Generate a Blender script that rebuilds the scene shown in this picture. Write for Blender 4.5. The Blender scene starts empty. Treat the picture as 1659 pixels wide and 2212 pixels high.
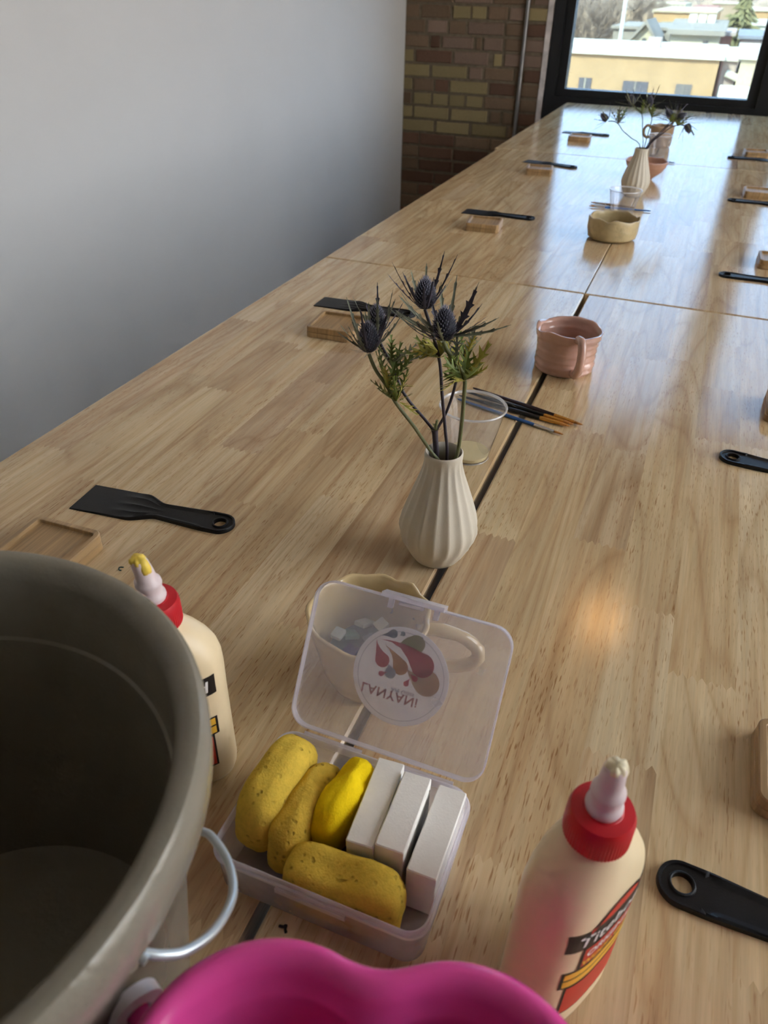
import bpy, math, random
from mathutils import Vector, Matrix, noise

random.seed(7)
PI = math.pi
SC = bpy.context.scene
COL = SC.collection
T = 0.75                      # height of the table tops above the floor

# ------------------------------------------------------------------ camera
FPX, FW, FH = 1627.8, 1659.0, 2212.0
YAW, PITCH, ROLL = -0.3625084, -0.6115951, 0.02496221
CAM = Vector((0.0, 0.0, T + 0.5))
_f = Vector((math.sin(YAW) * math.cos(PITCH), math.cos(YAW) * math.cos(PITCH), math.sin(PITCH)))
_r0 = Vector((math.cos(YAW), -math.sin(YAW), 0.0))
_u0 = _r0.cross(_f)
RIGHT = _r0 * math.cos(ROLL) + _u0 * math.sin(ROLL)
UP = _u0 * math.cos(ROLL) - _r0 * math.sin(ROLL)
FWD = _f
cam = bpy.data.cameras.new('camera')
cam.sensor_fit = 'VERTICAL'
cam.sensor_height = 24.0
cam.lens = FPX / FH * 24.0
cam.clip_start = 0.02
cam.clip_end = 2000
cam.dof.use_dof = True
cam.dof.focus_distance = 0.74
cam.dof.aperture_fstop = 7.5
cam_o = bpy.data.objects.new('camera', cam)
COL.objects.link(cam_o)
M = Matrix.Identity(4)
for i in range(3):
    M[i][0], M[i][1], M[i][2], M[i][3] = RIGHT[i], UP[i], -FWD[i], CAM[i]
cam_o.matrix_world = M
SC.camera = cam_o

# ------------------------------------------------------------------ exposure, sky, sun
SC.view_settings.view_transform = 'Standard'
SC.view_settings.look = 'None'
SC.view_settings.gamma = 1.0
SC.view_settings.use_curve_mapping = False
SC.view_settings.exposure = 2.1
SC.cycles.use_denoising = True
SC.cycles.use_light_tree = False
SC.cycles.use_adaptive_sampling = True
SC.cycles.adaptive_threshold = 0.08
SC.cycles.adaptive_min_samples = 14
SC.cycles.max_bounces = 6
SC.cycles.diffuse_bounces = 3
SC.cycles.glossy_bounces = 3
SC.cycles.transparent_max_bounces = 16
SC.cycles.transmission_bounces = 4
SC.cycles.caustics_reflective = False
SC.cycles.caustics_refractive = False
SC.cycles.sample_clamp_indirect = 6.0

SKY = 2.0
world = bpy.data.worlds.new('sky')
SC.world = world
world.use_nodes = True
wn = world.node_tree
wn.nodes.clear()
w_out = wn.nodes.new('ShaderNodeOutputWorld')
w_bg = wn.nodes.new('ShaderNodeBackground')
w_bg.inputs['Strength'].default_value = SKY
w_tc = wn.nodes.new('ShaderNodeTexCoord')
w_sep = wn.nodes.new('ShaderNodeSeparateXYZ')
w_ramp = wn.nodes.new('ShaderNodeValToRGB')
w_ramp.color_ramp.elements[0].position = 0.0
w_ramp.color_ramp.elements[0].color = (1.0, 0.985, 0.955, 1)
w_ramp.color_ramp.elements[1].position = 0.55
w_ramp.color_ramp.elements[1].color = (0.86, 0.93, 1.0, 1)
wn.links.new(w_tc.outputs['Generated'], w_sep.inputs[0])
wn.links.new(w_sep.outputs['Z'], w_ramp.inputs[0])
wn.links.new(w_ramp.outputs[0], w_bg.inputs['Color'])
wn.links.new(w_bg.outputs[0], w_out.inputs['Surface'])

sun = bpy.data.lights.new('sun', 'SUN')
sun.energy = 6.2
sun.angle = math.radians(1.0)
sun.color = (1.0, 0.78, 0.48)
sun_o = bpy.data.objects.new('sun', sun)
sun_o.rotation_euler = (math.radians(52), 0, math.radians(-28))    # from behind the camera, on to the houses outside
sun_o.location = (-6, -10, 14)
COL.objects.link(sun_o)

# ------------------------------------------------------------------ projection helpers (pixel -> place)
def ray(x, y):
    return RIGHT * ((x - FW / 2) / FPX) - UP * ((y - FH / 2) / FPX) + FWD
def P(x, y, z=0.0):           # pixel -> point at height z above the table tops
    d = ray(x, y)
    return CAM + d * ((T + z - CAM.z) / d.z)
def PY(x, y, Y):              # pixel -> point on the upright plane y = Y
    d = ray(x, y)
    return CAM + d * (Y / d.y)

# ------------------------------------------------------------------ mesh helpers
class MB:
    def __init__(s):
        s.v, s.f = [], []
    def add(s, vs, fs):
        b = len(s.v)
        s.v += [tuple(p) for p in vs]
        s.f += [tuple(b + i for i in f) for f in fs]
        return s
    def box(s, x0, x1, y0, y1, z0, z1):
        return s.add([(x0, y0, z0), (x1, y0, z0), (x1, y1, z0), (x0, y1, z0), (x0, y0, z1), (x1, y0, z1), (x1, y1, z1), (x0, y1, z1)],
                     [(3, 2, 1, 0), (4, 5, 6, 7), (0, 1, 5, 4), (1, 2, 6, 5), (2, 3, 7, 6), (3, 0, 4, 7)])
    def rings(s, rings, close0=True, close1=True, loop=True):
        n = len(rings[0])
        vs = [p for r in rings for p in r]
        fs = []
        for k in range(len(rings) - 1):
            for i in range(n if loop else n - 1):
                j = (i + 1) % n
                fs.append((k * n + i, k * n + j, (k + 1) * n + j, (k + 1) * n + i))
        if close0:
            fs.append(tuple(range(n))[::-1])
        if close1:
            fs.append(tuple((len(rings) - 1) * n + i for i in range(n)))
        return s.add(vs, fs)
    def tube(s, pts, rad, n=8, caps=True):
        pts = [Vector(p) for p in pts]
        rads = rad if isinstance(rad, (list, tuple)) else [rad] * len(pts)
        rings = []
        t0 = (pts[1] - pts[0]).normalized()
        a = t0.orthogonal().normalized()
        for i, p in enumerate(pts):
            t = (pts[min(i + 1, len(pts) - 1)] - pts[max(i - 1, 0)]).normalized()
            a = (a - t * a.dot(t)).normalized()
            b = t.cross(a)
            rings.append([p + (a * math.cos(2 * PI * k / n) + b * math.sin(2 * PI * k / n)) * rads[i] for k in range(n)])
        return s.rings(rings, caps, caps)
    def prism(s, outline, z0, z1):
        n = len(outline)
        return s.rings([[(x, y, z0) for x, y in outline], [(x, y, z1) for x, y in outline]])
    def build(s, name, mat, parent=None, smooth=None, loc=None, rot=None):
        me = bpy.data.meshes.new(name)
        me.from_pydata(s.v, [], s.f)
        me.update()
        if smooth is not None:
            me.polygons.foreach_set('use_smooth', [True] * len(me.polygons))
            if smooth < 179:
                me.set_sharp_from_angle(angle=math.radians(smooth))
        if mat is not None:
            me.materials.append(mat)
        return link(name, me, parent, loc, rot)

def link(name, me, parent=None, loc=None, rot=None):
    o = bpy.data.objects.new(name, me)
    COL.objects.link(o)
    if parent is not None:
        o.parent = parent
    if loc is not None:
        o.location = loc
    if rot is not None:
        o.rotation_euler = rot
    return o

def tag(o, label, cat, group=None, kind=None):
    o['label'] = label
    o['category'] = cat
    if group:
        o['group'] = group
    if kind:
        o['kind'] = kind
    return o

def thing(name, label, cat, loc=(0, 0, 0), rz=0.0, group=None):
    o = bpy.data.objects.new(name, None)
    o.empty_display_size = 0.05
    COL.objects.link(o)
    o.location = loc
    o.rotation_euler = (0, 0, rz)
    return tag(o, label, cat, group)

def structure(o):
    o['kind'] = 'structure'
    return o

def copy_thing(root, loc, rz, label, group=None):
    r = root.copy()
    COL.objects.link(r)
    r.location = loc
    r.rotation_euler = (0, 0, rz)
    r['label'] = label
    if group:
        r['group'] = group
    for ch in list(root.children):
        c = ch.copy()
        COL.objects.link(c)
        c.parent = r
        for g in list(ch.children):
            d = g.copy()
            COL.objects.link(d)
            d.parent = c
    return r

def rrect(w, d, r, n=6):      # rounded rectangle outline, centred, counter-clockwise
    pts = []
    for cx, cy, a0 in ((w / 2 - r, d / 2 - r, 0), (-w / 2 + r, d / 2 - r, 90), (-w / 2 + r, -d / 2 + r, 180), (w / 2 - r, -d / 2 + r, 270)):
        for k in range(n + 1):
            a = math.radians(a0 + 90 * k / n)
            pts.append((cx + r * math.cos(a), cy + r * math.sin(a)))
    return pts

def spline(pts, n=6):         # Catmull-Rom through points
    pts = [Vector(p) for p in pts]
    out = []
    for i in range(len(pts) - 1):
        p0, p1, p2, p3 = pts[max(i - 1, 0)], pts[i], pts[i + 1], pts[min(i + 2, len(pts) - 1)]
        for k in range(n):
            t = k / n
            out.append(0.5 * ((2 * p1) + (p2 - p0) * t + (2 * p0 - 5 * p1 + 4 * p2 - p3) * t * t + (3 * p1 - p0 - 3 * p2 + p3) * t ** 3))
    out.append(pts[-1])
    return out

def lathe_rings(profile, n, mod=None):
    rings = []
    for k, (r, z) in enumerate(profile):
        ring = []
        for i in range(n):
            a = 2 * PI * i / n
            rr, zz = (r, z) if mod is None else mod(r, z, a, k)
            ring.append((rr * math.cos(a), rr * math.sin(a), zz))
        rings.append(ring)
    return rings

# ------------------------------------------------------------------ materials
def newmat(name):
    m = bpy.data.materials.new(name)
    m.use_nodes = True
    nt = m.node_tree
    b = nt.nodes['Principled BSDF']
    return m, nt, b

def nd(nt, typ, **kw):
    n = nt.nodes.new('ShaderNode' + typ)
    for k, v in kw.items():
        if k in n.inputs:
            n.inputs[k].default_value = v
        else:
            setattr(n, k, v)
    return n

def ramp(nt, stops):
    n = nt.nodes.new('ShaderNodeValToRGB')
    e = n.color_ramp.elements
    while len(e) < len(stops):
        e.new(0.5)
    for el, (p, c) in zip(e, stops):
        el.position = p
        el.color = (c[0], c[1], c[2], 1.0) if not isinstance(c, (int, float)) else (c, c, c, 1)
    return n

def mixc(nt, fac, a, b, blend='MIX'):
    n = nt.nodes.new('ShaderNodeMix')
    n.data_type = 'RGBA'
    n.blend_type = blend
    for sock, val in ((n.inputs[0], fac), (n.inputs[6], a), (n.inputs[7], b)):
        if hasattr(val, 'links'):
            nt.links.new(val, sock)
        elif isinstance(val, (int, float)):
            sock.default_value = val
        else:
            sock.default_value = (val[0], val[1], val[2], 1)
    return n.outputs[2]

def plain(name, col, rough=0.5, metal=0.0, var=0.12, scale=30.0, bump=0.0, bscale=None, spec=0.5, coat=0.0, sss=0.0, rand=0.0, trans=0.0, stretch=(1, 1, 1), ior=1.45):
    """Principled material whose colour wanders a little with procedural noise."""
    m, nt, b = newmat(name)
    tc = nd(nt, 'TexCoord')
    mp = nd(nt, 'Mapping')
    mp.inputs['Scale'].default_value = stretch
    nt.links.new(tc.outputs['Object'], mp.inputs[0])
    nz = nd(nt, 'TexNoise', Scale=scale, Detail=4.0, Roughness=0.6)
    nt.links.new(mp.outputs[0], nz.inputs['Vector'])
    lo = [c * (1 - var) for c in col]
    hi = [min(1, c * (1 + var)) for c in col]
    rp = ramp(nt, [(0.3, lo), (0.7, hi)])
    nt.links.new(nz.outputs[0], rp.inputs[0])
    c = rp.outputs[0]
    if rand:
        oi = nd(nt, 'ObjectInfo')
        r2 = ramp(nt, [(0, 1 - rand), (1, 1 + rand * 0.6)])
        nt.links.new(oi.outputs['Random'], r2.inputs[0])
        c = mixc(nt, 1.0, c, r2.outputs[0], 'MULTIPLY')
    nt.links.new(c, b.inputs['Base Color'])
    b.inputs['Roughness'].default_value = rough
    b.inputs['Metallic'].default_value = metal
    b.inputs['Specular IOR Level'].default_value = spec
    b.inputs['Coat Weight'].default_value = coat
    b.inputs['IOR'].default_value = ior
    if sss:
        b.inputs['Subsurface Weight'].default_value = sss
        b.inputs['Subsurface Radius'].default_value = (0.01, 0.006, 0.003)
        b.inputs['Subsurface Scale'].default_value = 0.5
    if trans:
        b.inputs['Transmission Weight'].default_value = trans
    if bump:
        bn = nd(nt, 'TexNoise', Scale=bscale or scale * 4, Detail=3.0)
        nt.links.new(mp.outputs[0], bn.inputs['Vector'])
        bp = nd(nt, 'Bump', Strength=bump, Distance=0.002)
        nt.links.new(bn.outputs[0], bp.inputs['Height'])
        nt.links.new(bp.outputs[0], b.inputs['Normal'])
    return m

def film(name, col, opacity, rough=0.25, gloss=0.5, speck=0.0, tint=(0.97, 0.97, 0.98)):
    """Clear or frosted plastic and glass: mostly see-through, part scattering, with a glossy surface."""
    m, nt, b = newmat(name)
    out = nt.nodes['Material Output']
    tr = nd(nt, 'BsdfTransparent')
    tr.inputs[0].default_value = (*tint, 1)
    b.inputs['Base Color'].default_value = (*col, 1)
    b.inputs['Roughness'].default_value = rough
    tl = nd(nt, 'BsdfTranslucent')
    tl.inputs[0].default_value = (*col, 1)
    mx0 = nd(nt, 'MixShader')
    mx0.inputs[0].default_value = 0.45
    nt.links.new(b.outputs[0], mx0.inputs[1])
    nt.links.new(tl.outputs[0], mx0.inputs[2])
    mx = nd(nt, 'MixShader')
    tc = nd(nt, 'TexCoord')
    nz = nd(nt, 'TexNoise', Scale=60.0, Detail=3.0)
    nt.links.new(tc.outputs['Object'], nz.inputs['Vector'])
    mr = nd(nt, 'MapRange')
    mr.inputs['To Min'].default_value = opacity * 0.85
    mr.inputs['To Max'].default_value = min(1.0, opacity * 1.15 + speck)
    nt.links.new(nz.outputs[0], mr.inputs['Value'])
    nt.links.new(mr.outputs[0], mx.inputs[0])
    nt.links.new(tr.outputs[0], mx.inputs[1])
    nt.links.new(mx0.outputs[0], mx.inputs[2])
    fr = nd(nt, 'Fresnel', IOR=1.45)
    gl = nd(nt, 'BsdfGlossy')
    gl.inputs['Roughness'].default_value = rough * 0.5
    mul = nd(nt, 'Math', operation='MULTIPLY')
    mul.inputs[1].default_value = gloss
    ge = nd(nt, 'NewGeometry')
    frn = nd(nt, 'Math', operation='SUBTRACT')
    frn.inputs[0].default_value = 1.0
    nt.links.new(ge.outputs['Backfacing'], frn.inputs[1])
    mu0 = nd(nt, 'Math', operation='MULTIPLY')
    nt.links.new(fr.outputs[0], mu0.inputs[0])
    nt.links.new(frn.outputs[0], mu0.inputs[1])
    nt.links.new(mu0.outputs[0], mul.inputs[0])
    mx2 = nd(nt, 'MixShader')
    nt.links.new(mul.outputs[0], mx2.inputs[0])
    nt.links.new(mx.outputs[0], mx2.inputs[1])
    nt.links.new(gl.outputs[0], mx2.inputs[2])
    nt.links.new(mx2.outputs[0], out.inputs['Surface'])
    return m

def wood_planks():
    m, nt, b = newmat('rubberwood')
    L = nt.links.new
    tc = nd(nt, 'TexCoord')
    oi = nd(nt, 'ObjectInfo')
    mul = nd(nt, 'VectorMath', operation='MULTIPLY')
    mul.inputs[1].default_value = (13.7, 41.3, 7.9)
    cmb = nd(nt, 'CombineXYZ')
    for i in range(3):
        L(oi.outputs['Random'], cmb.inputs[i])
    L(cmb.outputs[0], mul.inputs[0])
    add = nd(nt, 'VectorMath', operation='ADD')
    L(tc.outputs['Object'], add.inputs[0])
    L(mul.outputs[0], add.inputs[1])
    def noise_at(scale, detail, dist=0.0, rough=0.55):
        mp = nd(nt, 'Mapping')
        mp.inputs['Scale'].default_value = scale
        L(add.outputs[0], mp.inputs[0])
        nz = nd(nt, 'TexNoise', Scale=1.0, Detail=detail, Distortion=dist, Roughness=rough)
        L(mp.outputs[0], nz.inputs['Vector'])
        return nz.outputs[0]
    base = ramp(nt, [(0.0, (0.575, 0.415, 0.23)), (0.22, (0.71, 0.56, 0.335)), (0.45, (0.63, 0.47, 0.268)), (0.72, (0.75, 0.61, 0.385)), (1.0, (0.515, 0.36, 0.215))])
    L(oi.outputs['Random'], base.inputs[0])
    broad = noise_at((22, 1.6, 22), 3.0, 1.2)
    rb = ramp(nt, [(0.30, 0.86), (0.55, 1.0), (0.75, 1.12)])
    L(broad, rb.inputs[0])
    c = mixc(nt, 0.85, base.outputs[0], rb.outputs[0], 'MULTIPLY')
    streak = noise_at((75, 2.6, 75), 4.0, 0.7)
    rs = ramp(nt, [(0.42, (1, 1, 1)), (0.60, (0.86, 0.78, 0.70)), (0.75, (0.66, 0.52, 0.43))])
    L(streak, rs.inputs[0])
    c = mixc(nt, 0.75, c, rs.outputs[0], 'MULTIPLY')
    low = noise_at((9, 1.1, 9), 1.0, 0.5)
    ring = nd(nt, 'Math', operation='MULTIPLY')
    ring.inputs[1].default_value = 11.0
    L(low, ring.inputs[0])
    frc = nd(nt, 'Math', operation='FRACT')
    L(ring.outputs[0], frc.inputs[0])
    rg_ = ramp(nt, [(0.0, (0.74, 0.63, 0.54)), (0.10, (0.95, 0.92, 0.90)), (0.55, (1.06, 1.06, 1.06)), (0.9, (0.90, 0.85, 0.80)), (1.0, (0.74, 0.63, 0.54))])
    L(frc.outputs[0], rg_.inputs[0])
    c = mixc(nt, 0.62, c, rg_.outputs[0], 'MULTIPLY')
    fine = noise_at((420, 16, 420), 2.0)
    rf = ramp(nt, [(0.35, 0.93), (0.65, 1.05)])
    L(fine, rf.inputs[0])
    c = mixc(nt, 1.0, c, rf.outputs[0], 'MULTIPLY')
    pore = noise_at((780, 62, 780), 1.0, 0.3)
    pmask = noise_at((16, 3, 16), 2.0)
    rp = ramp(nt, [(0.60, (1, 1, 1)), (0.70, (0.60, 0.44, 0.33))])
    L(pore, rp.inputs[0])
    rm = ramp(nt, [(0.38, 0.12), (0.62, 0.9)])
    L(pmask, rm.inputs[0])
    c2 = mixc(nt, 1.0, c, rp.outputs[0], 'MULTIPLY')
    c = mixc(nt, rm.outputs[0], c, c2)
    L(c, b.inputs['Base Color'])
    rr = ramp(nt, [(0.3, 0.12), (0.7, 0.18)])
    L(broad, rr.inputs[0])
    L(rr.outputs[0], b.inputs['Roughness'])
    b.inputs['Specular IOR Level'].default_value = 0.5
    bp = nd(nt, 'Bump', Strength=0.05, Distance=0.0005)
    L(fine, bp.inputs['Height'])
    L(bp.outputs[0], b.inputs['Normal'])
    return m

def bamboo(name, col):
    m, nt, b = newmat(name)
    L = nt.links.new
    tc = nd(nt, 'TexCoord')
    mp = nd(nt, 'Mapping')
    mp.inputs['Scale'].default_value = (420, 10, 60)
    L(tc.outputs['Object'], mp.inputs[0])
    nz = nd(nt, 'TexNoise', Scale=1.0, Detail=3.0)
    L(mp.outputs[0], nz.inputs['Vector'])
    r1 = ramp(nt, [(0.35, [k * 0.80 for k in col]), (0.65, [min(1, k * 1.12) for k in col])])
    L(nz.outputs[0], r1.inputs[0])
    mp2 = nd(nt, 'Mapping')
    mp2.inputs['Scale'].default_value = (55, 0.1, 0.1)
    L(tc.outputs['Object'], mp2.inputs[0])
    wn_ = nd(nt, 'TexWhiteNoise')
    wn_.noise_dimensions = '1D'
    sx = nd(nt, 'SeparateXYZ')
    L(mp2.outputs[0], sx.inputs[0])
    fl = nd(nt, 'Math', operation='FLOOR')
    L(sx.outputs[0], fl.inputs[0])
    L(fl.outputs[0], wn_.inputs['W'])
    r2 = ramp(nt, [(0, 0.86), (1, 1.08)])
    L(wn_.outputs[0], r2.inputs[0])
    c = mixc(nt, 1.0, r1.outputs[0], r2.outputs[0], 'MULTIPLY')
    L(c, b.inputs['Base Color'])
    b.inputs['Roughness'].default_value = 0.42
    return m

def sponge_mat(name, col, pores=True, var=0.78):
    m, nt, b = newmat(name)
    L = nt.links.new
    tc = nd(nt, 'TexCoord')
    n1 = nd(nt, 'TexNoise', Scale=160.0, Detail=5.0, Roughness=0.7)
    L(tc.outputs['Object'], n1.inputs['Vector'])
    r1 = ramp(nt, [(0.3, [k * var for k in col]), (0.65, col)])
    L(n1.outputs[0], r1.inputs[0])
    c = r1.outputs[0]
    n3 = nd(nt, 'TexNoise', Scale=700.0, Detail=2.0)
    L(tc.outputs['Object'], n3.inputs['Vector'])
    bp = nd(nt, 'Bump', Strength=0.5 if var < 0.95 else 0.15, Distance=0.0012)
    L(n3.outputs[0], bp.inputs['Height'])
    nrm = bp.outputs[0]
    if pores:
        mp = nd(nt, 'Mapping')
        mp.inputs['Scale'].default_value = (1, 1, 0.8)
        L(tc.outputs['Object'], mp.inputs[0])
        vo = nd(nt, 'TexVoronoi', Scale=190.0)
        vo.inputs['Randomness'].default_value = 1.0
        L(mp.outputs[0], vo.inputs['Vector'])
        msk = nd(nt, 'TexNoise', Scale=55.0, Detail=2.0)
        L(tc.outputs['Object'], msk.inputs['Vector'])
        rm = ramp(nt, [(0.46, 0.0), (0.62, 1.0)])
        L(msk.outputs[0], rm.inputs[0])
        rv = ramp(nt, [(0.14, 1.0), (0.30, 0.0)])
        L(vo.outputs['Distance'], rv.inputs[0])
        mm = nd(nt, 'Math', operation='MULTIPLY')
        L(rm.outputs[0], mm.inputs[0])
        L(rv.outputs[0], mm.inputs[1])
        c = mixc(nt, mm.outputs[0], c, [k * 0.55 for k in col])
        inv = nd(nt, 'Math', operation='SUBTRACT')
        inv.inputs[0].default_value = 1.0
        L(mm.outputs[0], inv.inputs[1])
        bp2 = nd(nt, 'Bump', Strength=0.8, Distance=0.002)
        L(inv.outputs[0], bp2.inputs['Height'])
        L(bp.outputs[0], bp2.inputs['Normal'])
        nrm = bp2.outputs[0]
    L(c, b.inputs['Base Color'])
    L(nrm, b.inputs['Normal'])
    b.inputs['Roughness'].default_value = 0.95
    b.inputs['Specular IOR Level'].default_value = 0.15
    return m

MT = {
    'planks': wood_planks(),
    'wall': plain('wall_paint', (0.70, 0.69, 0.665), 0.85, var=0.015, scale=3, bump=0.08, bscale=260, spec=0.3),
    'ceiling': plain('ceiling_paint', (0.82, 0.82, 0.80), 0.9, var=0.02, scale=2),
    'floor': plain('dark_floor', (0.055, 0.05, 0.045), 0.6, var=0.2, scale=4),
    'mortar': plain('mortar', (0.165, 0.13, 0.088), 0.95, var=0.2, scale=40, bump=0.6, bscale=200, spec=0.1),
    'b_yellow': plain('brick_yellow', (0.30, 0.235, 0.12), 0.95, var=0.22, scale=35, bump=0.5, bscale=180, spec=0.1, rand=0.18),
    'b_brown': plain('brick_brown', (0.20, 0.135, 0.087), 0.95, var=0.3, scale=30, bump=0.5, bscale=180, spec=0.1, rand=0.25),
    'b_red': plain('brick_red', (0.155, 0.088, 0.06), 0.95, var=0.3, scale=30, bump=0.5, bscale=180, spec=0.1, rand=0.3),
    'b_pink': plain('brick_pink', (0.24, 0.165, 0.122), 0.95, var=0.25, scale=30, bump=0.5, bscale=180, spec=0.1, rand=0.2),
    'trim': plain('jamb_plaster', (0.62, 0.57, 0.54), 0.9, var=0.3, scale=14, bump=0.6, bscale=60),
    'steel': plain('conduit_steel', (0.26, 0.245, 0.235), 0.38, metal=0.9, var=0.1),
    'blackmetal': plain('black_window_metal', (0.006, 0.006, 0.007), 0.42, var=0.2, scale=12),
    'tableleg': plain('black_table_steel', (0.02, 0.02, 0.02), 0.5),
    'dimglass': film('light_dimming_window_glass', (0.8, 0.85, 0.9), 0.012, 0.02, 0.5, tint=(0.41, 0.515, 0.63)),  # blue tint added to dim the far windows and colour their reflection
    'glass': film('window_glass', (0.9, 0.95, 0.95), 0.015, 0.02, 0.55),
    'blackplastic': plain('black_plastic', (0.005, 0.0055, 0.007), 0.40, spec=0.3, var=0.35, scale=60, bump=0.15, bscale=900),
    'bamboo': bamboo('bamboo', (0.42, 0.265, 0.12)),
    'bamboo2': bamboo('bamboo_pale', (0.46, 0.30, 0.145)),
    'vase': plain('bisque_porcelain', (0.60, 0.545, 0.44), 0.55, var=0.03, scale=40, bump=0.06, bscale=700),
    'clear': film('clear_cup_plastic', (0.95, 0.95, 0.95), 0.06, 0.08, 1.6),
    'clearrim': film('clear_cup_rim', (0.97, 0.97, 0.97), 0.45, 0.08, 1.6),  # extra white opacity stands in for the highlight along lip and foot
    'frost': film('frosted_box_plastic', (0.90, 0.88, 0.95), 0.26, 0.30, 0.45, speck=0.10),
    'frostlid': film('frosted_lid_plastic', (0.92, 0.90, 0.97), 0.19, 0.30, 0.45, speck=0.08),
    'frostedge': film('frosted_box_rim', (0.92, 0.90, 0.98), 0.55, 0.25, 0.6),
    'sticker': plain('sticker_paper', (0.95, 0.94, 0.95), 0.6, var=0.02),
    'red_cap': plain('red_cap_plastic', (0.55, 0.012, 0.022), 0.38, var=0.1),
    'bottle': plain('cream_bottle_plastic', (0.86, 0.70, 0.44), 0.36, var=0.05, scale=18),
    'nozzle': plain('milky_nozzle_plastic', (0.86, 0.72, 0.72), 0.35, var=0.06, trans=0.15),
    'gluecrust': plain('dried_yellow_glue', (0.88, 0.64, 0.10), 0.4, var=0.15, scale=200),
    'gluecrust2': plain('dried_cream_glue', (0.86, 0.76, 0.52), 0.45, var=0.12, scale=200),
    'ink_black': plain('label_black', (0.015, 0.012, 0.012), 0.45),
    'ink_red': plain('label_red', (0.60, 0.05, 0.03), 0.45),
    'ink_white': plain('label_white', (0.86, 0.83, 0.80), 0.45),
    'ink_yellow': plain('label_yellow', (0.86, 0.48, 0.05), 0.45),
    'sp_a': sponge_mat('yellow_sponge', (0.80, 0.56, 0.075)),
    'sp_b': sponge_mat('ochre_sponge', (0.74, 0.50, 0.065)),
    'sp_c': sponge_mat('bright_yellow_sponge', (0.95, 0.68, 0.008), pores=False, var=0.88),
    'sp_w': sponge_mat('white_melamine_foam', (0.93, 0.91, 0.85), pores=False, var=0.96),
    'cream_glaze': plain('cream_glaze', (0.62, 0.47, 0.25), 0.12, var=0.12, scale=26, bump=0.2, bscale=40, coat=0.6),
    'oat_glaze': plain('oat_glaze', (0.50, 0.40, 0.22), 0.35, var=0.15, scale=40, bump=0.5, bscale=120),
    'pink_glaze': plain('pink_glaze', (0.56, 0.335, 0.265), 0.14, var=0.14, scale=24, bump=0.3, bscale=50, coat=0.6),
    'terracotta': plain('terracotta_glaze', (0.46, 0.255, 0.175), 0.35, var=0.12, scale=30, bump=0.3, bscale=80),
    'tan_glaze': plain('tan_glaze', (0.38, 0.255, 0.15), 0.35, var=0.12, scale=30, bump=0.3, bscale=80),
    'creampaint': plain('cream_paint', (0.86, 0.72, 0.38), 0.22, var=0.05),
    'bucket': plain('grey_bucket_plastic', (0.255, 0.23, 0.18), 0.24, var=0.07, scale=9, bump=0.15, bscale=300),
    'pail': plain('pink_pail_plastic', (0.76, 0.075, 0.33), 0.22, var=0.05, scale=9),
    'whiteplastic': plain('white_plastic', (0.84, 0.82, 0.86), 0.35, var=0.03),
    'wire': plain('bail_wire', (0.55, 0.60, 0.62), 0.35, metal=0.55, var=0.08),
    'stemgreen': plain('stem_green', (0.17, 0.18, 0.08), 0.55, var=0.3, scale=90),
    'stemdark': plain('stem_purple', (0.045, 0.035, 0.045), 0.5, var=0.4, scale=90),
    'leafgreen': plain('leaf_green', (0.20, 0.26, 0.06), 0.55, var=0.45, scale=110, rand=0.25),
    'leafyellow': plain('leaf_yellow_green', (0.46, 0.41, 0.07), 0.55, var=0.45, scale=90, rand=0.25),
    'bract': plain('bract_blue_green', (0.25, 0.27, 0.19), 0.55, var=0.5, scale=90, rand=0.3),
    'bractdark': plain('bract_ink_blue', (0.075, 0.07, 0.10), 0.55, var=0.5, scale=90, rand=0.3),
    'head': plain('thistle_ink_blue', (0.024, 0.026, 0.042), 0.7, var=0.4, scale=300),
    'spike': plain('thistle_spikes', (0.28, 0.28, 0.36), 0.6, var=0.5, scale=200),
    'brush_blue': plain('brush_blue_lacquer', (0.035, 0.12, 0.36), 0.25, var=0.1),
    'brush_black': plain('brush_black_lacquer', (0.010, 0.010, 0.011), 0.2, var=0.1),
    'brush_plum': plain('brush_plum_lacquer', (0.045, 0.025, 0.030), 0.25, var=0.1),
    'brush_wood': plain('brush_brown_wood', (0.22, 0.13, 0.07), 0.4, var=0.2, scale=80),
    'ferrule_gold': plain('ferrule_copper', (0.78, 0.38, 0.08), 0.25, metal=0.75, var=0.1),
    'ferrule_silver': plain('ferrule_silver', (0.72, 0.70, 0.68), 0.25, metal=0.9, var=0.06),
    'bristle': plain('orange_bristle', (0.48, 0.20, 0.04), 0.7, var=0.35, scale=400, stretch=(1, 1, 0.1)),
}

# ------------------------------------------------------------------ the room
XL, XR, YB, YW, ZC = -1.725, 2.7, -3.6, 4.70, 3.45
BAND0, BAND1 = T - 0.12, T + 1.90          # window band, bottom and top
structure(MB().box(XL - 0.2, XR + 0.2, YB - 0.2, YW + 0.25, -0.1, 0.0).build('floor', MT['floor']))
structure(MB().box(XL - 0.2, XR + 0.2, YB - 0.2, YW + 0.25, ZC, ZC + 0.15).build('ceiling', MT['ceiling']))
structure(MB().box(XL - 0.15, XL, YB, YW, 0.0, ZC).build('wall_left', MT['wall']))
wb = MB()
wb.box(XL - 0.15, -0.905, YW, YW + 0.25, 0.0, ZC)
wb.box(-0.905, 1.37, YW, YW + 0.25, 0.0, BAND0)
wb.box(-0.905, 1.37, YW, YW + 0.25, BAND1, ZC)
wb.box(1.37, XR + 0.15, YW, YW + 0.25, 0.0, ZC)
wall_back = structure(wb.build('wall_back', MT['mortar']))
wr = MB()
wr.box(XR, XR + 0.15, YB, YW, 0.0, 0.55)
wr.box(XR, XR + 0.15, YB, YW, 3.25, ZC)
RW = [(0.10, 1.30), (1.42, 2.62)]
edges = [YB] + [v for a in RW for v in a] + [YW]
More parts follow.
